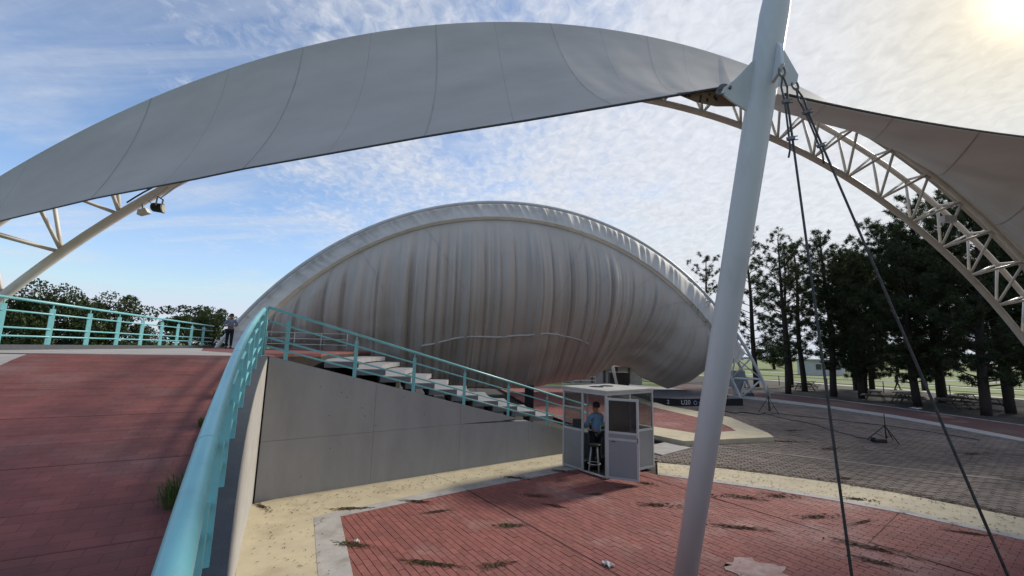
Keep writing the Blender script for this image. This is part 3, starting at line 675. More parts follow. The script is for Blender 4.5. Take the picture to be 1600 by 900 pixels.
# ------------------------------------------------------------------ lamps on the arch
def at_th(th, d_=V(0, 0, 0)): return A(th) + d_
fl = empty('stage_lamp', (-8.46, 9.85, 6.5), 0, 'black round stage lamp clamped under the left side of the arch', 'lamp')
cL = V(-8.46, 9.85, 6.34); ax = (V(-.25, .97, 0), V(-.05, -.01, 1), V(.97, .25, -.05))
MB().lathe([(.08, -.13), (.105, -.10), (.11, .06), (.12, .10), (.105, .105)], cL, ax, 20).build('housing', M['black'], fl)
MB().lathe([(.095, .107), (.095, .113)], cL, ax, 20).build('lens', M['lens'], fl)
for s_ in (-1, 1):
    MB().bar(cL + ax[0] * .12 * s_, cL + ax[0] * .12 * s_ + V(.02, 0, .24), .035, .012).build('yoke_arm', M['black'], fl)
MB().bar(cL - ax[0] * .12 + V(.02, 0, .24), cL + ax[0] * .12 + V(.02, 0, .24), .035, .012).build('yoke_bar', M['black'], fl)
MB().tube([cL + V(.02, 0, .24), A(2.215)], .014, 8).build('hanger', M['black'], fl)
MB().tube([cL + V(-.1, 0, .05), cL + V(-.25, 0, .16), A(2.25)], .009, 6).build('power_cord', M['black'], fl)
f2 = empty('floodlight', (-8.95, 9.9, 6.2), 0, 'grey floodlight under the arch beside the black stage lamp', 'floodlight')
c2_ = A(2.285) + V(.10, -.05, -.30); ax2 = (V(.83, .1, .3), V(.1, -.98, 0), V(.35, .05, -.93))
ax2 = tuple(q / np.linalg.norm(q) for q in ax2)
vs = [c2_ + ax2[0] * x * sx + ax2[1] * y * sx + ax2[2] * z for sx, z in ((.7, -.07), (1.0, .07)) for x, y in ((-.13, -.09), (.13, -.09), (.13, .09), (-.13, .09))]
hb = MB().add(vs, [(0, 1, 2, 3), (4, 7, 6, 5), (0, 4, 5, 1), (1, 5, 6, 2), (2, 6, 7, 3), (3, 7, 4, 0)]).build('housing', M['truss'], f2); bevel(hb, .015)
MB().box(c2_ + ax2[2] * .073, (.11, .07, .004), ax2).build('lens', M['lens'], f2)
MB().tube([c2_ - ax2[2] * .08, A(2.285)], .02, 8).build('bracket', M['steel'], f2)
wr = empty('arch_wiring', tuple(A(2.2, .1)), 0, 'dark electric cable lying along the left lower chord of the arch', 'cable')
MB().tube([A(t, .135 + .02 * abs(math.sin(t * 60)), -.05) for t in np.linspace(2.30, 2.05, 24)], .02, 8).build('wire', M['cable'], wr, True)

# ------------------------------------------------------------------ stage shell at the back
az = R(12); E2 = V(math.cos(az), math.sin(az), 0); N2 = V(-math.sin(az), math.cos(az), 0); O2 = V(.42, 30.35, 0)
def Q(u, z, ww): return O2 + E2 * u + V(0, 0, z) + N2 * ww
def Bk(th, Rr, ww): return Q(Rr * math.cos(th), -7.6 + Rr * math.sin(th), ww)
bt = empty('stage_arch', tuple(Bk(.37, 21, 0)), 0, 'white steel tube arch truss of the covered stage, its right foot showing', 'truss')
CH = ((19.6, 0.0), (21.2, -.85), (21.2, .85))
for (Rr, ww) in CH:
    MB().tube([Bk(t, Rr - (.0 if ww else .2), ww) for t in np.linspace(.372, 2.77, 70)], .11, 10).build('chord', M['white_steel'], bt, True)
for k, t in enumerate(np.arange(.40, .76, .085)):
    for ww in (-.85, .85):
        MB().tube([Bk(t, 19.4, 0), Bk(t + .042, 21.2, ww)], .065, 8).build('brace', M['white_steel'], bt, True)
        MB().tube([Bk(t + .085, 19.4, 0), Bk(t + .042, 21.2, ww)], .065, 8).build('brace', M['white_steel'], bt, True)
    MB().tube([Bk(t + .042, 21.2, -.85), Bk(t + .042, 21.2, .85)], .06, 8).build('brace', M['white_steel'], bt, True)
    MB().tube([Bk(t + .042, 21.2, -.85), Bk(t + .127, 21.2, .85)], .05, 8).build('brace', M['white_steel'], bt, True)
cv = empty('stage_cover', tuple(Q(0, 0, -1)), 0, 'huge grey tarpaulin hanging from the stage arch and closing the shell', 'tarpaulin')
def fb(x):   # value noise
    i = math.floor(x); f = x - i; f = f * f * (3 - 2 * f)
    h = lambda n: (math.sin(n * 127.1 + 3.7) * 43758.5453) % 1.0
    return h(i) * (1 - f) + h(i + 1) * f
def rim_pt(t, v, wrinkle=True):          # t: angle; v 0 outer .. 1 inner
    Ri = 20.15 if t > 1.9 else 20.15 - .55 * (1.9 - t) / 1.4
    Rr = 21.42 + (Ri - 21.42) * v ** 1.25; ww = -.15 - 1.0 * v ** .8
    if wrinkle:
        q = t * 75 + v * 1.9
        a = .065 * (fb(q) - .5) * 2 + .035 * math.sin(q * 2.3 + fb(q * .3) * 9)
        a *= math.sin(math.pi * min(1, v * .9 + .06))
        Rr += a * .75; ww -= a
    return Bk(t, Rr, ww)
T0, T1 = 2.60, .545
TT = np.linspace(T0, T1, 520)
G = np.array([[rim_pt(t, v) for v in np.linspace(0, 1, 14)] for t in TT])
MB().grid(G).build('rim_band', M['rimcloth'], cv, True)
G = np.array([[Bk(t, 21.42 - 1.3 * v, -.15 + 1.35 * v) for v in np.linspace(0, 1, 6)] for t in TT[::5]])
MB().grid(G).build('rim_back', M['rimcloth'], cv, True)
# curtain: p along the rim, v down
bu = np.array([-17.3, -16.7, -15.7, -13.3, -10.55, -8.92, -7.25, -3.8, -.65, 1.65, 3.5, 5.5, 6.95, 7.6, 8.75, 9.65, 11.75, 13.5, 14.9, 15.2])
bz = np.array([4.6, 3.4, 2.80, 2.5, 1.7, 1.2, .8, .5, .4, .45, .84, 1.17, 1.83, 2.21, 2.04, 1.30, .42, .95, 1.97, 3.68])
topu_map = np.array([-16.4, -15.2, -12, -8, -4, 0, 3.0, 5.5, 8.0, 10.0, 11.5, 12.7, 13.6, 14.3, 14.8, 15.3])
botu_map = np.array([-17.3, -15.7, -12.2, -8, -3.9, .1, 2.9, 4.7, 6.2, 7.2, 8.3, 9.4, 11.2, 12.8, 14.3, 15.2])
def curtain_pt(t, v):
    top = rim_pt(t, 1.0, False); u = (top - O2) @ E2; zt = top[2]; wt = (top - O2) @ N2 + .30; zt -= .12 * (zt + 7.6) / 20; u *= .994
    ub = float(np.interp(u, topu_map, botu_map)); zb = float(np.interp(ub, bu, bz)); wb_ = float(np.interp(ub, [-7, 3], [.4, 2.3])); ub *= 1 + .059 * (wb_ - .4) * (1 if ub > 0 else .3)
    ease = v + .25 * v * (1 - v) * (1 if u < 2 else -.4)
    uu = u + (ub - u) * (ease ** (1.0 if u < 3 else 1.25)); z = zt + (zb - zt) * v
    h = (zt - zb) / 11.0
    wd = wt + (wb_ - wt) * v ** 3 - 1.9 * h * math.sin(math.pi * v ** .95) * (1 if u < 9 else max(.35, 1 - (u - 9) / 9))
    # hanging folds
    q = u * 1.45 + .35 * fb(u * .4) * 3
    fall = min(1, v * 3.5) * (1 - .45 * v ** 3)
    f1 = (fb(q * 1.15) - .5) * .50 + (fb(q * 2.6 + 7 + v * .6) - .5) * .30 + (fb(q * 5.7 + 3 + v * .8) - .5) * .17 + (fb(q * 11 + 9) - .5) * .06
    sharp = -.26 * max(0, 1 - abs(((q * .74 + .3 * fb(q)) % 1.0) - .5) * 7.0) * (.4 + .6 * fb(u * .9 + 5))
    cross = (fb(u * .5 + v * 7) - .5) * .10
    wd -= (f1 + sharp + cross) * fall * (1.0 if u < 7 else .6)
    # slack swags near the gathered point
    if v > .55: wd -= .16 * ((v - .55) / .45) * math.sin(v * 34 + u * .9) * (fb(u * 1.1) * .9)
    return Q(uu, z, wd)
TC = np.linspace(T0 - .02, T1 + .02, 560); VV = np.linspace(0, 1, 70)
G = np.array([[curtain_pt(t, v) for v in VV] for t in TC])
cu = MB().grid(G).build('curtain', M['curtain'], cv, True)
md = cu.modifiers.new('thick', 'SOLIDIFY'); md.thickness = .02
# pale tape line across the curtain
tu = np.array([-6.9, -5.7, -4.7, -4.16, -1.3, 2.1, 4.4, 5.5]); tz = np.array([3.29, 3.48, 3.82, 3.92, 4.08, 4.4, 4.05, 3.57])
rows = []
for i in range(len(TC)):
    zc_ = G[i, :, 2]; uc = (G[i] - O2) @ E2; tgt = np.interp(uc, tu, tz); dd = zc_ - tgt; j = int(np.argmin(np.abs(dd)))
    um = uc[j]
    if um < -6.9 or um > 5.4 or j < 1 or j > 67: continue
    c = G[i, j] + (G[i, j + 1] - G[i, j]) * 0; hw = .05 if um < 2 else .035
    rows.append([c + V(0, 0, hw) - N2 * .03, c + V(0, 0, -hw) - N2 * .03])
rows = np.array(rows); rows = np.array([rows[max(0, i - 9):i + 10].mean(0) for i in range(len(rows))]) - N2 * .06
MB().grid(rows).build('tape_line', M['tape'], cv, True)
def crease(a, b_, n=60):    # rope or seam following the cloth between (index, v) pairs
    P = []
    for k in range(n):
        f = k / (n - 1); i = (a[0] + (b_[0] - a[0]) * f) * (len(TC) - 1); j = (a[1] + (b_[1] - a[1]) * f) * 69
        P.append(G[int(round(i)), int(round(j))] - N2 * .025)
    P2 = [sum(P[max(0, i - 2):i + 3]) / len(P[max(0, i - 2):i + 3]) for i in range(n)]
    MB().tube(P2, .009, 5).build('rope', M['seam'], cv, True)
for a, b_ in (((.33, .0), (.40, .45)), ((.22, .0), (.27, .4)), ((.62, .0), (.55, .5)), ((.70, 0), (.60, .55)), ((.78, .0), (.66, .6)), ((.86, .0), (.74, .6)), ((.92, .0), (.82, .55)), ((.96, 0), (.90, .6))):
    crease(a, b_)

# ------------------------------------------------------------------ booth
BN = V(2.52, 11.45, 0); eR = V(.790, .613, 0); eL = V(-.613, .790, 0); LRt, LLt = 2.08, 1.59; HB = 2.2; UZ = V(0, 0, 1)
def bp(r, l, z): return BN + eR * r + eL * l + UZ * z
bo = empty('interpreter_booth', tuple(bp(1, .8, 0)), 0, 'small white and grey panel booth with windows standing on the red plaza', 'booth')
def member(a, b_, wd=.05, nm='frame_bar', m='alu', par=bo):
    o = MB().bar(a, b_, wd, wd, eR).build(nm, M[m], par); bevel(o, .004); return o
Z0 = .03
for r, l in ((.026, .026), (LRt - .026, .026), (.026, LLt - .026), (LRt - .026, LLt - .026)): member(bp(r, l, Z0), bp(r, l, HB - .06), .052, 'corner_post')
def side(p0, d_, n_, length, splits, lower=True, zmid=1.08, glassm='glass', zl=None):
    """one wall: frame, lower panel, window with mullions"""
    a = lambda x, z: p0 + d_ * x + UZ * z
    for z in (Z0 + .03, zmid, HB - .09):
        o = MB().box((a(.052, z) + a(length - .052, z)) / 2, ((length - .104) / 2 - .001, .022, .03), (d_, n_, UZ)).build('frame_bar', M['alu'], bo)
    xs = [.052] + splits + [length - .052]
    for x in splits:
        MB().box((a(x, Z0 + .062) + a(x, HB - .122)) / 2, (.022, .019, (HB - .122 - Z0 - .062) / 2), (d_, n_, UZ)).build('mullion', M['alu'], bo)
    for i in range(len(xs) - 1):
        x0, x1 = xs[i] + (.023 if i else 0), xs[i + 1] - (.023 if i < len(xs) - 2 else 0); c = (x0 + x1) / 2
        MB().box(a(c, (Z0 + .06 + zmid - .03) / 2), ((x1 - x0) / 2, .010, (zmid - .03 - Z0 - .06) / 2), (d_, n_, UZ)).build('panel', M['panel'], bo)
        MB().box(a(c, (zmid + .03 + HB - .12) / 2), ((x1 - x0) / 2, .003, (HB - .12 - zmid - .03) / 2), (d_, n_, UZ)).build('window_pane', M[glassm], bo)
i_ = .026
side(bp(0, i_, 0), eR, eL, LRt, [1.02])                                # right-front side
side(bp(LRt - i_, 0, 0), eL, eR, LLt, [.8])                            # far right side
side(bp(0, LLt - i_, 0), eR, eL, LRt, [1.02])                          # back side
# door side: leaf opening next to the near corner, fixed panel beyond
a = lambda x, z: bp(i_, x, z)
for x in (.84,): member(a(x, Z0), a(x, HB - .06), .052, 'door_post')
MB().box((a(.052, HB - .09) + a(LLt - .052, HB - .09)) / 2, ((LLt - .104) / 2, .022, .03), (eL, eR, UZ)).build('frame_bar', M['alu'], bo)
for z in (Z0 + .03, 1.08, 1.66):
    MB().box((a(.868, z) + a(LLt - .052, z)) / 2, ((LLt - .92) / 2 - .001, .021, .03 if z != 1.66 else .016), (eL, eR, UZ)).build('frame_bar', M['alu'], bo)
MB().box(a((.868 + LLt - .052) / 2, .57), ((LLt - .92) / 2, .010, .48), (eL, eR, UZ)).build('panel', M['panel'], bo)
MB().box(a((.868 + LLt - .052) / 2, 1.60), ((LLt - .92) / 2, .003, .49), (eL, eR, UZ)).build('window_pane', M['glass'], bo)
MB().box(a(.43, Z0 + .012), (.38, .03, .014), (eL, eR, UZ)).build('threshold', M['alu'], bo)
MB().prism([tuple(bp(.06, .06, 0)[:2]), tuple(bp(LRt - .06, .06, 0)[:2]), tuple(bp(LRt - .06, LLt - .06, 0)[:2]), tuple(bp(.06, LLt - .06, 0)[:2])], .012, .03).build('floor', M['black'], bo)
ro = MB().prism([tuple(bp(-.02, -.02, 0)[:2]), tuple(bp(LRt + .02, -.02, 0)[:2]), tuple(bp(LRt + .02, LLt + .02, 0)[:2]), tuple(bp(-.02, LLt + .02, 0)[:2])], HB - .058, HB + .012).build('roof', M['boothroof'], bo); bevel(ro, .012)
for r, l in ((.72, .95), (1.25, 1.02)):
    MB().lathe([(.20, 0), (.20, .012), (.185, .014), (.18, .006)], bp(r, l, HB + .013), n=28).build('roof_vent', M['black'], ro)
ct = MB().box(bp(.95, 1.32, .93), (.86, .22, .02), (eR, eL, UZ)).build('counter', M['panel'], bo)
# open door leaf
dd_ = V(.74, -.31, 0); dd_ /= np.linalg.norm(dd_); dn = np.cross(dd_, UZ); DW, DH = .80, 2.04
hp = BN + V(.0, -.035, 0)
dr_ = empty('door', tuple(hp), 0)
dr_.parent = bo; dr_.matrix_parent_inverse = Matrix.Translation(-bo.location)
def dbox(x0, x1, z0, z1, th, m, nm):
    o = MB().box(hp + dd_ * (x0 + x1) / 2 + UZ * (z0 + z1) / 2, ((x1 - x0) / 2, th / 2, (z1 - z0) / 2), (dd_, dn, UZ)).build(nm, M[m], None)
    o.parent = dr_; o.matrix_parent_inverse = Matrix.Translation(-Vector([float(q) for q in hp])); return o
dbox(0, .055, .06, DH, .04, 'alu', 'stile'); dbox(DW - .055, DW, .06, DH, .04, 'alu', 'stile')
for z in (.06, 1.00, 1.16, DH - .06): dbox(.056, DW - .056, z, z + .055, .038, 'alu', 'door_rail')
dbox(.056, DW - .056, .116, .999, .02, 'panel', 'door_panel'); dbox(.056, DW - .056, 1.056, 1.159, .02, 'panel', 'door_panel')
dbox(.056, DW - .056, 1.216, DH - .061, .006, 'darkglass', 'door_pane')
dbox(DW - .045, DW - .02, .98, 1.10, .07, 'steel', 'handle'); dbox(.12, .22, .955, .975, .03, 'black', 'hinge_plate')
# contents
eq = empty('booth_console', tuple(bp(.5, 1.3, .95)), 0, 'black sound equipment on the counter inside the booth', 'equipment')
MB().box(bp(.35, 1.36, 1.12), (.10, .08, .17), (eR, eL, UZ)).build('monitor', M['black'], eq)
bevel(MB().box(bp(1.25, 1.30, 1.0), (.26, .16, .05), (eR, eL, UZ)).build('mixer', M['black'], eq), .01)
MB().tube([bp(.95, 1.3, .95), bp(.95, 1.28, 1.25), bp(.90, 1.22, 1.36)], .012, 8).build('microphone_stem', M['black'], eq)
def stool(label, loc):
    t = empty('bar_stool', loc, 0, label, 'stool')
    bevel(MB().lathe([(.15, 0), (.17, .01), (.17, .045), (.15, .055)], (loc[0], loc[1], .70), n=24).build('seat', M['black'], t), .005)
    for k in range(4):
        a_ = k * math.pi / 2 + .5; MB().tube([(loc[0] + .11 * math.cos(a_), loc[1] + .11 * math.sin(a_), .70), (loc[0] + .19 * math.cos(a_), loc[1] + .19 * math.sin(a_), .03)], .012, 8).build('leg', M['alu'], t, True)
    MB().tube([(loc[0] + .165 * math.cos(q), loc[1] + .165 * math.sin(q), .25) for q in np.linspace(0, 2 * math.pi, 25)], .009, 6).build('foot_ring', M['alu'], t, True)
stool('metal bar stool with black seat just inside the booth doorway', (2.32, 12.05, 0))

# ------------------------------------------------------------------ people
def skin_obj(name, pts, edges, m, parent, sub=2, rootv=0):
    me = bpy.data.meshes.new(name); me.from_pydata([p[:3] for p in pts], edges, []); me.materials.append(m)
    o = bpy.data.objects.new(name, me); col.objects.link(o); o.parent = parent
    o.modifiers.new('skin', 'SKIN').use_smooth_shade = True
    sv = me.skin_vertices[0].data
    for i, p in enumerate(pts):
        r = p[3]; sv[i].radius = (r, r) if not isinstance(r, tuple) else r; sv[i].use_root = (i == rootv)
    sm = o.modifiers.new('sub', 'SUBSURF'); sm.levels = sub; sm.render_levels = sub
    return o
def person(loc, rz, label, shirt, legsm, pose, hairm='hair', scale=1.0):
    root = empty('person', loc, rz, label, 'person'); root.scale = (scale,) * 3
    # faces +Y, left is -X
    LF, RF = pose.get('feet', ((-.10, .03), (.10, -.02)))
    J = dict(pelvis=(0, 0, .95, .12), waist=(0, 0, 1.08, .115), chest=(0, .0, 1.28, .135), sh=(0, 0, 1.42, .09), neck=(0, .01, 1.50, .052), jaw=(0, .035, 1.57, .062), head=(0, .015, 1.66, .088), crown=(0, .0, 1.735, .065), nose=(0, .115, 1.625, .014))
    E = [('pelvis', 'waist'), ('waist', 'chest'), ('chest', 'sh'), ('sh', 'neck'), ('neck', 'jaw'), ('jaw', 'head'), ('head', 'crown'), ('jaw', 'nose')]
    for sgn, n_, F in ((-1, 'l', LF), (1, 'r', RF)):
        hip = V(.09 * sgn, 0, .90); fo = V(F[0], F[1], .05); kn_ = (hip + fo) / 2 + V(0, .03 + .05 * abs(F[1]), .03)
        J[n_ + 'hip'] = (*hip, .085); J[n_ + 'knee'] = (*kn_, .058); J[n_ + 'ank'] = (*(fo + V(0, 0, .05)), .042); J[n_ + 'toe'] = (F[0] + .02 * sgn, F[1] + .17, .035, .034)
        E += [('pelvis', n_ + 'hip'), (n_ + 'hip', n_ + 'knee'), (n_ + 'knee', n_ + 'ank'), (n_ + 'ank', n_ + 'toe')]
        el, ha = pose[n_ + 'arm']
        shd = V(.19 * sgn, 0, 1.40); J[n_ + 'shd'] = (*shd, .056); J[n_ + 'elb'] = (*el, .042); J[n_ + 'wri'] = (*ha, .028)
        ha = V(*ha); dv = ha - V(*el); dv /= np.linalg.norm(dv); sd = np.cross(dv, V(0, 0, 1)); sd = sd / (np.linalg.norm(sd) + 1e-6)
        J[n_ + 'palm'] = (*(ha + dv * .07), .030)
        E += [('sh', n_ + 'shd'), (n_ + 'shd', n_ + 'elb'), (n_ + 'elb', n_ + 'wri'), (n_ + 'wri', n_ + 'palm')]
        for q in range(4):
            b1 = ha + dv * .11 + sd * (.027 - .018 * q); l_ = (.055, .065, .06, .045)[q]
            J['%sf%d' % (n_, q)] = (*b1, .010); J['%sg%d' % (n_, q)] = (*(b1 + dv * l_ * .8 + V(0, 0, -.025)), .008)
            E += [(n_ + 'palm', '%sf%d' % (n_, q)), ('%sf%d' % (n_, q), '%sg%d' % (n_, q))]
        J[n_ + 'th'] = (*(ha + dv * .07 + sd * .05 * 1), .010); E += [(n_ + 'palm', n_ + 'th')]
    keys = list(J); skin_obj('body', [J[k] for k in keys], [(keys.index(a_), keys.index(b_)) for a_, b_ in E], M['skin'], root)
    def sub(nm, names, m, grow, extra=()):
        ks = [k for k in keys if k in names]; ed = [(ks.index(a_), ks.index(b_)) for a_, b_ in E if a_ in ks and b_ in ks]
        return skin_obj(nm, [(*J[k][:3], J[k][3] + grow) for k in ks], ed, m, root)
    sub('shirt', ('pelvis', 'waist', 'chest', 'sh', 'lshd', 'rshd', 'lelb', 'relb') + (('lwri', 'rwri') if pose.get('long') else ()), M[shirt], .016)
    sub('trousers', ('pelvis', 'lhip', 'rhip', 'lknee', 'rknee', 'lank', 'rank'), M[legsm], .018)
    for sgn, F in ((-1, LF), (1, RF)):
        b = MB(); b.tube([(F[0], F[1] - .07, .045), (F[0], F[1] + .05, .05), (F[0] + .02 * sgn, F[1] + .2, .035)], [.045, .05, .038], 10); b.build('shoe', M['shoe'], root, True, local=True)
    b = MB(); b.lathe([(.098, -.03), (.104, .02), (.100, .06), (.075, .105), (.03, .125)], (0, -.012, 1.67), n=18); b.build('hair', M[hairm], root, True, local=True)
    for sgn in (-1, 1): MB().lathe([(.012, -.02), (.022, 0), (.012, .025)], (.088 * sgn, .01, 1.64), n=8).build('ear', M['skin'], root, True, local=True)
    for sgn in (-1, 1): MB().lathe([(.008, -.006), (.011, 0), (.008, .006)], (.032 * sgn, .092, 1.655), n=8).build('eye', M['black'], root, True, local=True)
    return root
person((2.45, 12.42, .03), R(28), 'person in a light blue shirt and dark trousers working inside the booth', 'shirt', 'trousers',
       dict(larm=((-.27, .10, 1.16), (-.18, .33, 1.13)), rarm=((.27, .10, 1.16), (.16, .34, 1.13)), long=True))
person((-14.25, 21.9, ZP), R(215), 'person in grey patterned shirt standing by the railing at the platform end', 'greyshirt', 'trousers',
       dict(larm=((-.30, -.02, 1.17), (-.08, .20, 1.17)), rarm=((.29, .02, 1.17), (.06, .22, 1.14))), scale=.985)
person((42.2, 47.6, -.02), R(-105), 'person in dark clothes and a pale cap walking on the park path', 'jacket', 'trousers',
       dict(larm=((-.25, .12, 1.15), (-.22, .32, 1.02)), rarm=((.25, -.16, 1.17), (.24, -.22, .93)), long=True, feet=((-.09, .30), (.09, -.28))), hairm='whitehat')

# ------------------------------------------------------------------ stage deck, stands, boxes
sg = empty('stage_deck', (11.5, 29, 0), 0, 'low black draped stage deck with white printing on its skirt', 'stage')
sd_ = [(9.0, 27.75), (10.6, 27.45), (15.2, 28.6), (15.6, 34.8), (9.2, 33.6)]
MB().prism(sd_, .0, .42).build('skirt', M['blackcloth'], sg)
MB().prism([(sd_[i][0], sd_[i][1] - (.03 if i < 3 else -.03)) for i in range(5)], .425, .46).build('deck_top', M['stagetop'], sg)
def text(body, loc, size, rz, m, parent, nm):
    cu_ = bpy.data.curves.new(nm, 'FONT'); cu_.body = body; cu_.size = size; cu_.extrude = .004; cu_.align_x = 'CENTER'
    ob = bpy.data.objects.new(nm, cu_); col.objects.link(ob); ob.rotation_euler = (R(90), 0, rz); ob.location = loc
    dg = bpy.context.evaluated_depsgraph_get(); me = bpy.data.meshes.new_from_object(ob.evaluated_get(dg)); bpy.data.objects.remove(ob)
    me.transform(Matrix.Translation(Vector(loc)) @ Matrix.Rotation(rz, 4, 'Z') @ Matrix.Rotation(R(90), 4, 'X'))
    me.materials.clear(); me.materials.append(m); return link(nm, me, None, parent)
rzs = math.atan2(28.6 - 27.45, 15.2 - 10.6)
def skirt_pt(x, z): return (x, 27.45 + (x - 10.6) * math.tan(rzs) - .02, z)
text('U20', skirt_pt(11.05, .10), .40, rzs, M['print_white'], sg, 'printed_text')
text('W', skirt_pt(13.0, .20), .26, rzs, M['print_white'], sg, 'printed_text')
for (x, r_) in ((11.72, .11),):
    p = np.array(skirt_pt(x, .2)); e1 = V(math.cos(rzs), math.sin(rzs), 0)
    MB().tube([p + e1 * r_ * math.cos(q) + UZ * r_ * math.sin(q) for q in np.linspace(0, 2 * math.pi, 25)], .028, 6).build('printed_emblem', M['print_blue'], sg, True)
MB().box(np.array(skirt_pt(12.05, .22)), (.09, .006, .02), (V(math.cos(rzs), math.sin(rzs), 0), V(-math.sin(rzs), math.cos(rzs), 0), UZ)).build('printed_bar', M['print_blue'], sg)
def skirt2(x): return (x, 27.75 + (x - 9.0) * (-.3 / 1.6) - .02, .12)
text('2', skirt2(9.95), .34, math.atan2(-.3, 1.6), M['print_white'], sg, 'printed_text')
wm = empty('stage_monitor', (14.0, 29.2, .46), 0, 'black and white wedge speaker on the stage deck by the mast', 'speaker')
MB().prism([(13.6, 28.9), (14.5, 29.1), (14.4, 29.6), (13.5, 29.4)], .462, [.62, .62, .86, .86]).build('cabinet', M['black'], wm)
MB().box((13.75, 28.93, .62), (.18, .05, .08)).build('white_cover', M['print_white'], wm)
def tripod(loc, h, label, rz=0):
    t = empty('speaker_stand', loc, 0, label, 'stand', 'tripod stands on the paver yard'); x, y, z = loc
    MB().tube([(x, y, .10), (x, y, h * .55)], .024, 10).build('lower_pole', M['black'], t, True)
    MB().tube([(x, y, h * .5), (x, y, h)], .016, 10).build('upper_pole', M['black'], t, True)
    MB().tube([(x, y, h * .52), (x, y, h * .60)], .038, 10).build('collar', M['black'], t)
    for k in range(3):
        a_ = rz + k * 2 * math.pi / 3; c_, s_ = math.cos(a_), math.sin(a_)
        l = MB().tube([(x + .03 * c_, y + .03 * s_, h * .56), (x + .58 * c_, y + .58 * s_, .02)], .017, 8).build('leg', M['black'], t, True)
        MB().tube([(x + .02 * c_, y + .02 * s_, .14), (x + .32 * c_, y + .32 * s_, h * .28)], .011, 6).build('brace', M['black'], t, True)
    return t
tripod((14.89, 17.52, 0), 1.05, 'black tripod stand alone on the grey pavers nearer the plaza', .5)
tripod((14.92, 25.3, 0), 1.5, 'black tripod stand near the right foot of the stage arch', .9)
bxx = empty('cable_box', (14.4, 17.4, 0), 0, 'small black box on the pavers at the nearer tripod', 'box')
bevel(MB().box((14.45, 17.35, .07), (.24, .12, .06)).build('case', M['black'], bxx), .02); MB().box((14.2, 17.3, .14), (.05, .05, .05)).build('plug', M['black'], bxx)
def cord(pts, label, r=.014):
    P = []
    pts = [np.array(p, float) for p in pts]
    for i in range(len(pts) - 1):
        for f in np.linspace(0, 1, 8, endpoint=False):
            p = pts[i] + (pts[i + 1] - pts[i]) * f + np.array([.08 * math.sin(i * 3 + f * 6), .08 * math.cos(i * 2.3 + f * 5)]); P.append((p[0], p[1], .02))
    tag(MB().tube(P, r, 6).build('power_cord', M['black'], None, True), label, 'cord')
cord([(12.2, 25.9), (12.7, 24.7), (13.2, 25.2), (13.9, 24.4), (14.4, 25.1), (14.8, 25.3)], 'tangled black cable on the pavers at the farther tripod', .03)
cord([(14.4, 24.6), (14.4, 23.4), (14.7, 21.5), (14.53, 19.9), (14.3, 18.3), (14.45, 17.4)], 'black cable running over the pavers between the two tripods')
cord([(14.9, 25.1), (17, 23.2), (18.6, 21), (19.6, 18)], 'black cable trailing right from the farther tripod across the pavers')
cb = empty('control_cabinet', (18.3, 35.2, 0), 0, 'grey cabinet on a post under the right foot of the stage arch', 'cabinet')
MB().box((18.3, 35.2, .35), (.28, .25, .36)).build('pillar', M['pale'], cb); bevel(MB().box((18.3, 35.2, 1.35), (.55, .28, .66)).build('box', M['panel'], cb), .02)
ft = empty('stage_footing', (19.6, 34.6, 0), 0, 'dark block at the foot of the white stage arch', 'footing'); bevel(MB().box((19.0, 35.6, .12), (.6, .5, .14)).build('block', M['cap'], ft), .03)
bs = empty('loudspeaker_column', (1.05, 23.9, 0), 0, 'tall black loudspeaker column under the tarpaulin seen through the stair rails', 'speaker')
bevel(MB().box((1.08, 23.9, .68), (.24, .24, .67)).build('cabinet', M['black'], bs), .02); MB().box((1.08, 23.64, .75), (.19, .012, .52)).build('grille', M['blackcloth'], bs); MB().box((1.1, 23.9, .015), (.32, .3, .015)).build('base', M['black'], bs)
cs = empty('equipment_case', (9.7, 38.5, 0), 0, 'black equipment case standing below the tarpaulin behind the booth', 'case')
bevel(MB().box((9.6, 38.6, .95), (.85, .4, .55)).build('case', M['black'], cs), .03); MB().box((9.6, 38.6, .2), (.8, .36, .2)).build('base', M['black'], cs)
sh = empty('market_shed', (10, 46, 0), 0, 'low shed with faded red roof seen under the tarpaulin', 'shed')
MB().prism([(6.6, 45), (13.8, 45.6), (13.6, 49), (6.4, 48.4)], -.05, 1.7).build('wall', M['pale'], sh)
MB().prism([(6.0, 44.5), (14.2, 45.2), (13.8, 49.5), (5.8, 48.8)], [1.72] * 4, [1.80, 1.80, 2.9, 2.9]).build('roof', M['roof_pink'], sh)
for i in range(5): MB().box((7.2 + 1.3 * i, 44.98 + .11 * i, .9), (.10, .06, .8)).build('post', M['wood'], sh)
lp = empty('leaning_pipe', (7.9, 33.5, 0), 0, 'white pipe leaning under the gathered tarpaulin behind the booth', 'pipe')
MB().tube([(8.9, 36.0, .2), (8.25, 36.2, 3.2)], .11, 10).build('pipe', M['white_steel'], lp, True); MB().tube([(8.9, 36.0, .2), (8.9, 36.0, .02)], .16, 10).build('foot', M['steel'], lp)
bar = empty('crowd_barrier', (5.6, 36, 0), 0, 'grey tube barrier in the shade under the tarpaulin', 'barrier')
for z in (.55, .85, 1.15): MB().tube([(4.3, 36, z), (7.2, 36.6, z)], .03, 8).build('rail', M['alu'], bar)
for x in (4.3, 5.75, 7.2): MB().tube([(x, 36 + (x - 4.3) * .207, 0), (x, 36 + (x - 4.3) * .207, 1.15)], .03, 8).build('post', M['alu'], bar)

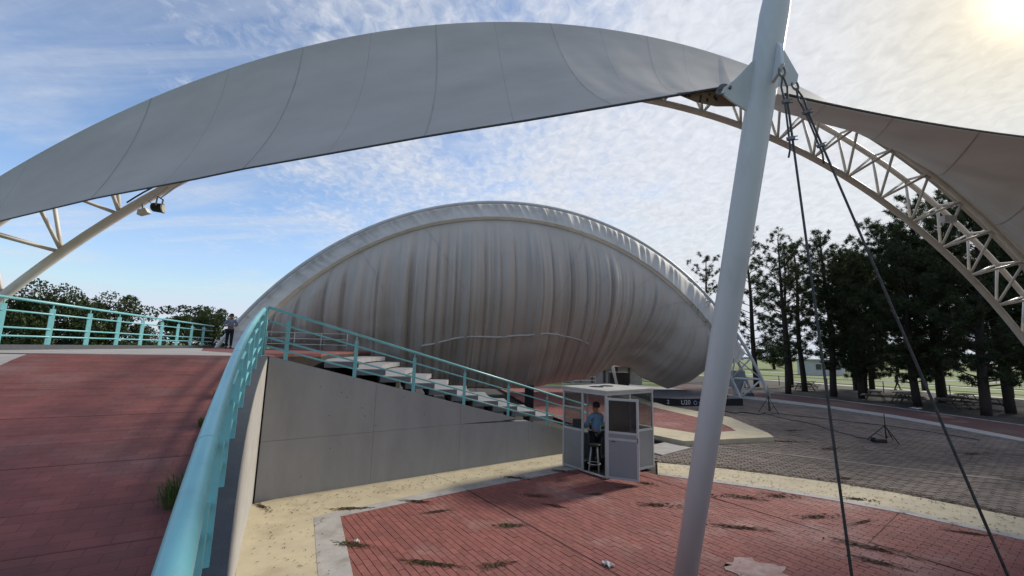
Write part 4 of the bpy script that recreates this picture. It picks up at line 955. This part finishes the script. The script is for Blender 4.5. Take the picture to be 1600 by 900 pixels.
# ------------------------------------------------------------------ trees
def blades(b, c, n, ln_, wd, up=0.0, flat_=1.0):
    d = RNG.normal(size=(n, 3)); d[:, 2] = d[:, 2] * flat_ + up; d /= np.linalg.norm(d, axis=1)[:, None]
    s_ = np.cross(d, RNG.normal(size=(n, 3))); s_ /= np.linalg.norm(s_, axis=1)[:, None]
    l = ln_ * RNG.uniform(.6, 1.2, n)[:, None]
    base = c + d * .04
    a = base - s_ * wd * .5; e = base + s_ * wd * .5; t = base + d * l
    k = len(b.v); b.v.extend(map(tuple, np.stack([a, e, t], 1).reshape(-1, 3))); b.f.extend([(k + 3 * i, k + 3 * i + 1, k + 3 * i + 2) for i in range(n)])
def pine(h, rad, seed, lowf=.22, dens=1.0):
    random.seed(seed); tr = MB(); cr = MB()
    bend = V(random.uniform(-.3, .3), random.uniform(-.3, .3), 0)
    tp = lambda f: V(0, 0, h * f) + bend * (f * f) * 1.2 + V(.08 * math.sin(f * 9 + seed), .08 * math.cos(f * 7), 0)
    tr.tube([tp(f) for f in np.linspace(0, 1, 14)], [.25 * (1 - f) ** .8 + .025 for f in np.linspace(0, 1, 14)], 9)
    nb = int(66 * dens)
    for i in range(nb):
        f = lowf + (.985 - lowf) * (i + random.random() * .9) / nb; a = i * 2.4 + random.uniform(-.7, .7)
        g = (f - lowf) / (1 - lowf)
        prof = min(1, .45 + g * 1.6) * (1 - max(0, g - .45) ** 1.5 * 1.75)
        l = rad * max(.16, prof) * random.uniform(.45, 1.25)
        p0 = tp(f); d = V(math.cos(a), math.sin(a), random.uniform(.12, .35) + .45 * g); curl = random.uniform(-.05, .25)
        P = [p0 + d * l * q + V(0, 0, curl * l * q * q) for q in (0, .35, .7, 1)]
        tr.tube(P, [.05 * (1 - f) + .020, .035 * (1 - f) + .015, .015, .008], 5, caps=False)
        nt_ = max(2, int(l * 2.6))
        for q in range(nt_):
            t = .38 + .64 * (q + random.random()) / nt_
            c = p0 + d * l * t + V(0, 0, curl * l * t * t)
            for _ in range(2 if random.random() < .75 else 1):
                sd_ = np.cross(d, UZ) * random.uniform(-1, 1); c2 = c + sd_ * random.uniform(.15, .75) * (.4 + l * .18) + V(0, 0, random.uniform(-.05, .35))
                tr.tube([c, c2], [.012, .006], 4, caps=False)
                blades(cr, c2, int(26 * dens ** .5), .30, .05, .45); blades(cr, c2 * .75 + c * .25 + RNG.normal(size=3) * .08, int(18 * dens ** .5), .26, .045, .4)
    return tr.mesh('trunk', M['bark'], True), cr.mesh('crown', M['needle'])
def broad(h, rad, seed, m, leaf=.16, nl=5200, trunkf=.3):
    random.seed(seed); tr = MB(); cr = MB()
    tr.tube([(0, 0, -.05), (.05, 0, h * .25), (0, .08, h * .6), (.05, 0, h * .9)], [.22, .17, .09, .03], 9)
    cl_ = []
    for i in range(34):
        a = random.uniform(0, 6.28); z = h * random.uniform(trunkf + .05, .93); q = math.sin(math.pi * min(1, (z / h - trunkf) / (1 - trunkf) * .85 + .12)) ** .6
        r_ = rad * q * random.uniform(.35, .95); c = V(math.cos(a) * r_, math.sin(a) * r_, z)
        tr.tube([(0, 0, z * .62), c * V(.6, .6, 1) - V(0, 0, .25 * r_), c], [.06, .035, .012], 5, caps=False); cl_.append((c, rad * random.uniform(.25, .48)))
    per = nl // len(cl_)
    for c, r_ in cl_:
        pt = RNG.normal(size=(per, 3)); pt /= np.linalg.norm(pt, axis=1)[:, None]; pt *= (RNG.uniform(.25, 1, per) ** .5)[:, None] * r_; pt[:, 2] *= .75; pt += c
        n = RNG.normal(size=(per, 3)); n /= np.linalg.norm(n, axis=1)[:, None]; u = np.cross(n, RNG.normal(size=(per, 3))); u /= np.linalg.norm(u, axis=1)[:, None]; v = np.cross(n, u)
        s_ = leaf * RNG.uniform(.6, 1.3, per)[:, None]
        k = len(cr.v); cr.v.extend(map(tuple, np.stack([pt - u * s_, pt + v * s_ * .55, pt + u * s_, pt - v * s_ * .55], 1).reshape(-1, 3))); cr.f.extend([(k + 4 * i, k + 4 * i + 1, k + 4 * i + 2, k + 4 * i + 3) for i in range(per)])
    return tr.mesh('trunk', M['bark'], True), cr.mesh('crown', m)
def put_tree(name, meshes, loc, rz, s_, label, cat, group, lean=(0, 0)):
    t = empty(name, loc, rz, label, cat, group); t.scale = (s_[0], s_[0], s_[1]); t.rotation_euler = (lean[0], lean[1], rz)
    link('trunk', meshes[0], None, t, True); link('crown', meshes[1], None, t, True); return t
PV = [pine(15.5, 3.2, 3, .15, .78), pine(14.6, 3.5, 5, .13, .95), pine(15.5, 3.0, 8, .2, .66), pine(13.4, 4.2, 12, .12, 1.6)]
ordn = ['first', 'second', 'third', 'fourth', 'fifth', 'sixth', 'seventh', 'eighth', 'ninth', 'tenth', 'eleventh', 'twelfth', 'thirteenth', 'fourteenth', 'fifteenth', 'sixteenth', 'seventeenth', 'eighteenth', 'nineteenth', 'twentieth']
pines = [(26.2, 46.5, 2, 1.08, (0, 0)), (24.7, 38.7, 0, .92, (0, .02)), (27.7, 37.3, 1, .98, (0, 0)), (28.9, 36.1, 3, .86, (0, 0)), (33.5, 41.2, 1, .95, (0, 0)), (39.3, 47.3, 3, 1.0, (0, 0)), (29.0, 31.3, 3, .95, (0, 0)), (45.5, 48.0, 0, 1.05, (0, 0)), (33.0, 33.3, 1, 1.12, (0, -.05)), (29.0, 26.9, 3, 1.02, (0, -.10)), (32.2, 28.2, 1, 1.0, (0, -.06)), (34.5, 27.2, 3, 1.0, (0, -.04)), (39.5, 30.5, 3, 1.0, (0, 0)), (37.5, 37.8, 3, 1.0, (0, 0)), (47, 41, 3, 1.05, (0, 0)), (30.5, 47.5, 0, .98, (0, 0)), (36.0, 45.5, 1, 1.0, (0, 0)), (28.2, 42.0, 2, .95, (0, 0))]
pines.sort(key=lambda p: p[0] / p[1])
for i, (x, y, vi, s_, ln2) in enumerate(pines):
    put_tree('pine_tree', PV[vi], (x, y, -.05), i * 1.7, (s_, s_), 'tall dark pine in the right grove, %s from the white mast' % ordn[i], 'pine tree', 'pines in the right grove', ln2)
put_tree('pine_tree', PV[2], (23.9, 52, -.05), 2.2, (1.05, .98), 'lone sparse pine rising behind the right end of the tarpaulin', 'pine tree', 'pines in the right grove')
BV = [broad(7.5, 3.6, 21, M['leaf'], .12, 17000, .12), broad(7.5, 2.6, 22, M['leaf'], .12, 10000, .15), broad(9, 3.0, 25, M['leaf'], .17, 5200)]
for (x, y, vi, rz, s_, lb) in ((-38.2, 31.5, 0, .3, (.95, .90), 'broad dark green tree behind the platform railing at the left edge'), (-34.6, 32.5, 0, 2.0, (.82, .96), 'dense round green tree second from the left behind the railing'),
                               (-32.9, 36.0, 1, 1.0, (.9, .97), 'pointed green tree right of the dense trees behind the railing'), (-44.9, 60, 2, .2, (1.25, .98), 'far pale olive tree with sparse crown behind the railing'),
                               (-38.2, 55.5, 1, .9, (.95, 1.05), 'slim far tree just left of the person on the platform'), (-28.6, 33.5, 1, 2.6, (.7, .50), 'low dark green shrub tree behind the middle of the platform railing')):
    put_tree('leafy_tree', BV[vi], (x, y, -.05), rz, s_, lb, 'tree', 'trees behind the platform')
far_pos = [(-95, 95), (-110, 80), (28, 120), (42, 125), (55, 118), (68, 112), (80, 104), (92, 96), (104, 88), (114, 78), (122, 66), (16, 118), (62, 130), (98, 110), (120, 92)]
for i, (x, y) in enumerate(sorted(far_pos, key=lambda p: p[0] / p[1])):
    side_ = 'left' if x < 0 else 'right'
    put_tree('distant_tree', BV[i % 3], (x, y, -.06), i * 1.3, (1.7, .95 + .12 * (i % 3)), 'distant dark tree on the horizon, %s in the far row from the left' % ordn[i], 'tree', 'distant trees')
# picnic tables
def table():
    t = empty('picnic_table', (0, 0, 0), 0)
    for y in (-.28, 0, .28): MB().box((0, y, .73), (.9, .13, .025)).build('top_plank', M['wood'], t, local=True)
    for y in (-.72, .72): MB().box((0, y, .44), (.9, .14, .025)).build('seat_plank', M['wood'], t, local=True)
    for x in (-.6, .6):
        for s_ in (-1, 1): MB().bar((x, .2 * s_, .71), (x, .62 * s_, 0), .07, .05).build('leg', M['wood'], t, local=True)
        MB().box((x + .06, 0, .40), (.03, .84, .035)).build('cross_beam', M['wood'], t, local=True)
    return t
t0 = table()
tabs = [(29.0, 43.0), (31.6, 46.2), (22.4, 56.5), (28.6, 34.3), (30.7, 34.0), (29.6, 32.6), (29.0, 29.3), (31.9, 31.3), (33.4, 30.2), (35.2, 33.8)]
tabs.sort(key=lambda p: p[0] / p[1])
for i, (x, y) in enumerate(tabs):
    t = t0 if i == 0 else copy_tree(t0)
    t.location = (x, y, -.03); t.rotation_euler = (0, 0, .3 + (i * .77) % .6)
    tag(t, 'weathered picnic table under the pines, %s from the left' % ordn[i], 'picnic table', 'picnic tables under the pines')
fs_ = empty('park_shelter', (62, 92, 0), 0, 'small pale building far away between the pine trunks', 'building')
MB().box((60, 84, 1.3), (3.2, 2.0, 1.4)).build('wall', M['path'], fs_); MB().box((60, 84, 2.78), (3.6, 2.4, .1)).build('roof', M['pale'], fs_)
for i in range(3): MB().box((58.2 + 1.8 * i, 81.97, 1.5), (.5, .04, .5)).build('window', M['darkglass'], fs_)
def fence(p, q, n, label):
    f = empty('park_fence', p, 0, label, 'fence'); p = V(*p); q = V(*q)
    for i in range(n): MB().tube([p + (q - p) * i / (n - 1), p + (q - p) * i / (n - 1) + UZ * 1.1], .04, 6).build('post', M['black'], f)
    for h in (1.05, .6): MB().tube([p + UZ * h, q + UZ * h], .025, 6).build('rail', M['black'], f)
fence((29.5, 52, -.05), (50, 27, -.05), 15, 'thin dark post and rail fence behind the picnic tables')
# ------------------------------------------------------------------ tufts, litter
def tuft(loc, r_, h, n, label):
    b = MB()
    for i in range(n):
        a = random.uniform(0, 6.28); d = random.random() ** .6 * r_; p = V(math.cos(a) * d * .5, math.sin(a) * d, 0); o_ = V(math.cos(a), math.sin(a), 0) * random.uniform(.05, .75) * h
        hh = h * random.uniform(.45, 1.1); s_ = np.cross(o_ + V(.01, 0, 0), UZ); s_ = s_ / np.linalg.norm(s_) * .0045
        m_ = p + o_ * .35 + UZ * hh * .65; e = p + o_ + UZ * hh * .85
        b.add([p - s_, p + s_, m_ + s_ * .8, m_ - s_ * .8, e], [(0, 1, 2, 3), (3, 2, 4)])
    o = b.build('grass_tuft', M['blade'], None); o.location = loc; tag(o, label, 'grass tuft', 'grass tufts on the ramp')
for (s_, l_, r_, h, n, lb) in ((4.75, .46, .30, .26, 420, 'largest green grass tuft beside the thick rail low on the ramp'), (6.7, .52, .20, .17, 260, 'middle grass tuft at the ramp edge beside the rail'), (8.0, .50, .20, .15, 200, 'upper small grass tuft at the ramp edge near the top')):
    p = rs(s_, l_, zramp(s_) - .01); tuft(tuple(map(float, p)), r_, h, n, lb)
def leafmesh(n, spread, size, m, tw=0, hgt=.04):
    b = MB()
    for i in range(n):
        a = random.uniform(0, 6.28); d = min(.8, abs(random.gauss(0, .4))) * spread; c = V(math.cos(a) * d * 1.5, math.sin(a) * d * .7, random.uniform(.004, hgt) * max(.15, 1 - d / spread))
        u = V(*RNG.normal(size=3)) * V(1, 1, .35); u /= np.linalg.norm(u); v = np.cross(u, RNG.normal(size=3)); v /= np.linalg.norm(v); s_ = size * random.uniform(.5, 1.3)
        c[2] = max(c[2], s_ * abs(u[2]) + .006)
        b.add([c - u * s_, c + v * s_ * .28, c + u * s_, c - v * s_ * .28], [(0, 1, 2, 3)])
    for i in range(tw):
        a = random.uniform(0, 6.28); c = V(random.uniform(-.4, .4), random.uniform(-.2, .2), .012) * V(spread, spread, 1); d = V(math.cos(a), math.sin(a) * .6, 0) * random.uniform(.08, .3)
        b.tube([c - d, c + V(.02, .02, .012), c + d], .005, 4)
    return b.mesh('leaf_clump', m)
LM = [leafmesh(150, .34, .04, M['litter'], 10, .025), leafmesh(90, .28, .04, M['litter'], 14), leafmesh(120, .30, .04, M['litter_green'], 12, .022), leafmesh(60, .13, .04, M['litter'], 6)]
lit = [(-3.1, 9.05, 2, 1.1), (-2.5, 7.5, 2, 1.0), (-1.15, 6.95, 2, 1.2), (.05, 8.42, 2, 1.1), (1.45, 12.1, 0, 1.0), (.6, 10.1, 1, .9), (4.5, 10.4, 0, 1.2), (6.3, 10.5, 0, 1.3), (6.3, 9.25, 0, 1.6), (4.35, 8.6, 1, 1.3), (8.05, 10.4, 0, 1.1), (5.4, 10.35, 1, 1.5), (3.45, 11.2, 0, .7), (-.15, 6.95, 1, 1.2), (3.2, 9.7, 0, 1.0), (6.2, 7.9, 1, 1.6), (5.9, 7.35, 1, 1.4), (.2, 11.4, 1, 1.0), (7.0, 9.0, 3, 1.2), (-4.85, 9.05, 0, .8), (-1.9, 9.55, 3, 1.0), (-1.4, 9.0, 3, 1.0), (12.5, 19.5, 0, 1.4), (11.5, 15.9, 0, 1.8), (16.3, 15.6, 0, 2.0), (14.2, 12.3, 3, 2.0), (10.6, 17.0, 0, 1.6), (9.0, 12.1, 3, 1.6), (2.9, 10.9, 3, 1.0), (8.7, 8.6, 3, 1.3), (2.0, 10.3, 3, 1.0), (1.0, 9.5, 3, .9)]
def region(x, y):
    if inside((x, y), red_poly): return 'red bricks'
    return 'pale bands' if y < 12.9 and x < 9.6 else 'grey pavers'
lit.sort(key=lambda q: q[0] / q[1]); cnt = {}
words = ordn + ['twenty-first', 'twenty-second', 'twenty-third', 'twenty-fourth', 'twenty-fifth', 'twenty-sixth', 'twenty-seventh', 'twenty-eighth']
for (x, y, k, s_) in lit:
    rg = region(x, y); cnt[rg] = cnt.get(rg, 0) + 1
    o = bpy.data.objects.new('leaf_clump', LM[k]); col.objects.link(o); o.location = (x, y, .004); o.scale = (s_ * random.uniform(.9, 1.5), s_ * random.uniform(.45, .9), .6); o.rotation_euler = (0, 0, random.uniform(-.7, .5))
    tag(o, 'pile of dry leaves and twigs on the %s, %s from the left' % (rg, words[cnt[rg] - 1]), 'leaf litter', 'leaf piles on the paving')
b = MB()
def leafat(c, s_):
    a = random.uniform(0, 6.28); u = V(math.cos(a), math.sin(a), random.uniform(-.15, .3)); v = V(-math.sin(a), math.cos(a), random.uniform(-.3, .3)) * .3
    b.add([c - u * s_, c + v * s_ + V(0, 0, .004), c + u * s_, c - v * s_ + V(0, 0, .004)], [(0, 1, 2, 3)])
for i in range(260):
    t, q = random.random(), random.random(); p = V(-5.0, 9.1, .014) * (1 - t) + V(-1.9, 3.4, .014) * t + V(1.2, .4, 0) * q * (1 - .3 * t); leafat(p, random.uniform(.012, .035))
for i in range(260):
    t, q = random.random(), random.random(); p = V(-4.6, 9.4, .016) + dW * 8.2 * t + dP * q * .75; leafat(p, random.uniform(.014, .04))
for i in range(520):
    p = V(random.uniform(-3, 9), random.uniform(6, 12), .016)
    if inside(p[:2], red_poly): leafat(p, random.uniform(.01, .03))
for i in range(900):
    k = random.randrange(len(yl_up) - 2); t = random.random(); p = np.array(yl_up[k]) * (1 - t) + np.array(yl_up[k + 1]) * t
    leafat(V(p[0] + abs(random.gauss(0, .16)), p[1] + abs(random.gauss(0, .16)), .02), random.uniform(.02, .06))
for i in range(500):
    k = random.randrange(len(yl_up) - 2); t, q = random.random(), random.random(); p = (np.array(yl_up[k]) * (1 - t) + np.array(yl_up[k + 1]) * t) * (1 - q) + (np.array(yl_low[k]) * (1 - t) + np.array(yl_low[k + 1]) * t) * q
    leafat(V(p[0], p[1], .02), random.uniform(.015, .045))
for i in range(700): leafat(V(random.uniform(8, 20), random.uniform(9, 24), .018), random.uniform(.02, .06))
tag(b.build('scattered_leaves', M['litter'], None), 'scattered small dry leaves over the plaza and yellow bands', 'leaf litter', kind='stuff')
def scrap(loc, label, s_):
    G_ = np.array([[(x * s_, y * s_ * .6, .03 + .02 * math.sin(x * 5 + y * 3) + .012 * math.cos(y * 9)) for y in np.linspace(-1, 1, 6)] for x in np.linspace(-1, 1, 7)])
    o = MB().grid(G_).build('paper_scrap', M['paper'], None); o.location = loc; o.rotation_euler = (0, 0, random.uniform(0, 3)); tag(o, label, 'litter')
scrap((1.57, 7.05, 0), 'crumpled white paper scrap on the red bricks in the foreground', .09); scrap((-2.45, 7.6, 0), 'small white scrap beside the leaf pile at the white border', .05)
scrap((27.3, 29.6, -.02), 'long white scrap lying at the edge of the red walk by the pines', .45)
# spilled cement on the bricks
b = MB(); n = 40; cx, cy = 3.82, 7.02
ring = [(cx + (.38 * math.cos(a) + .05 * math.sin(5 * a) + .04 * math.sin(9 * a + 1)) * 1.15, cy + .34 * math.sin(a) + .06 * math.cos(4 * a) + .03 * math.sin(11 * a), .0085) for a in np.linspace(0, 2 * math.pi, n, endpoint=False)]
b.add(ring, [tuple(range(n))]); tag(b.build('cement_spill', M['stain'], None), 'pale dried cement spill on the red bricks by the mast base', 'stain')
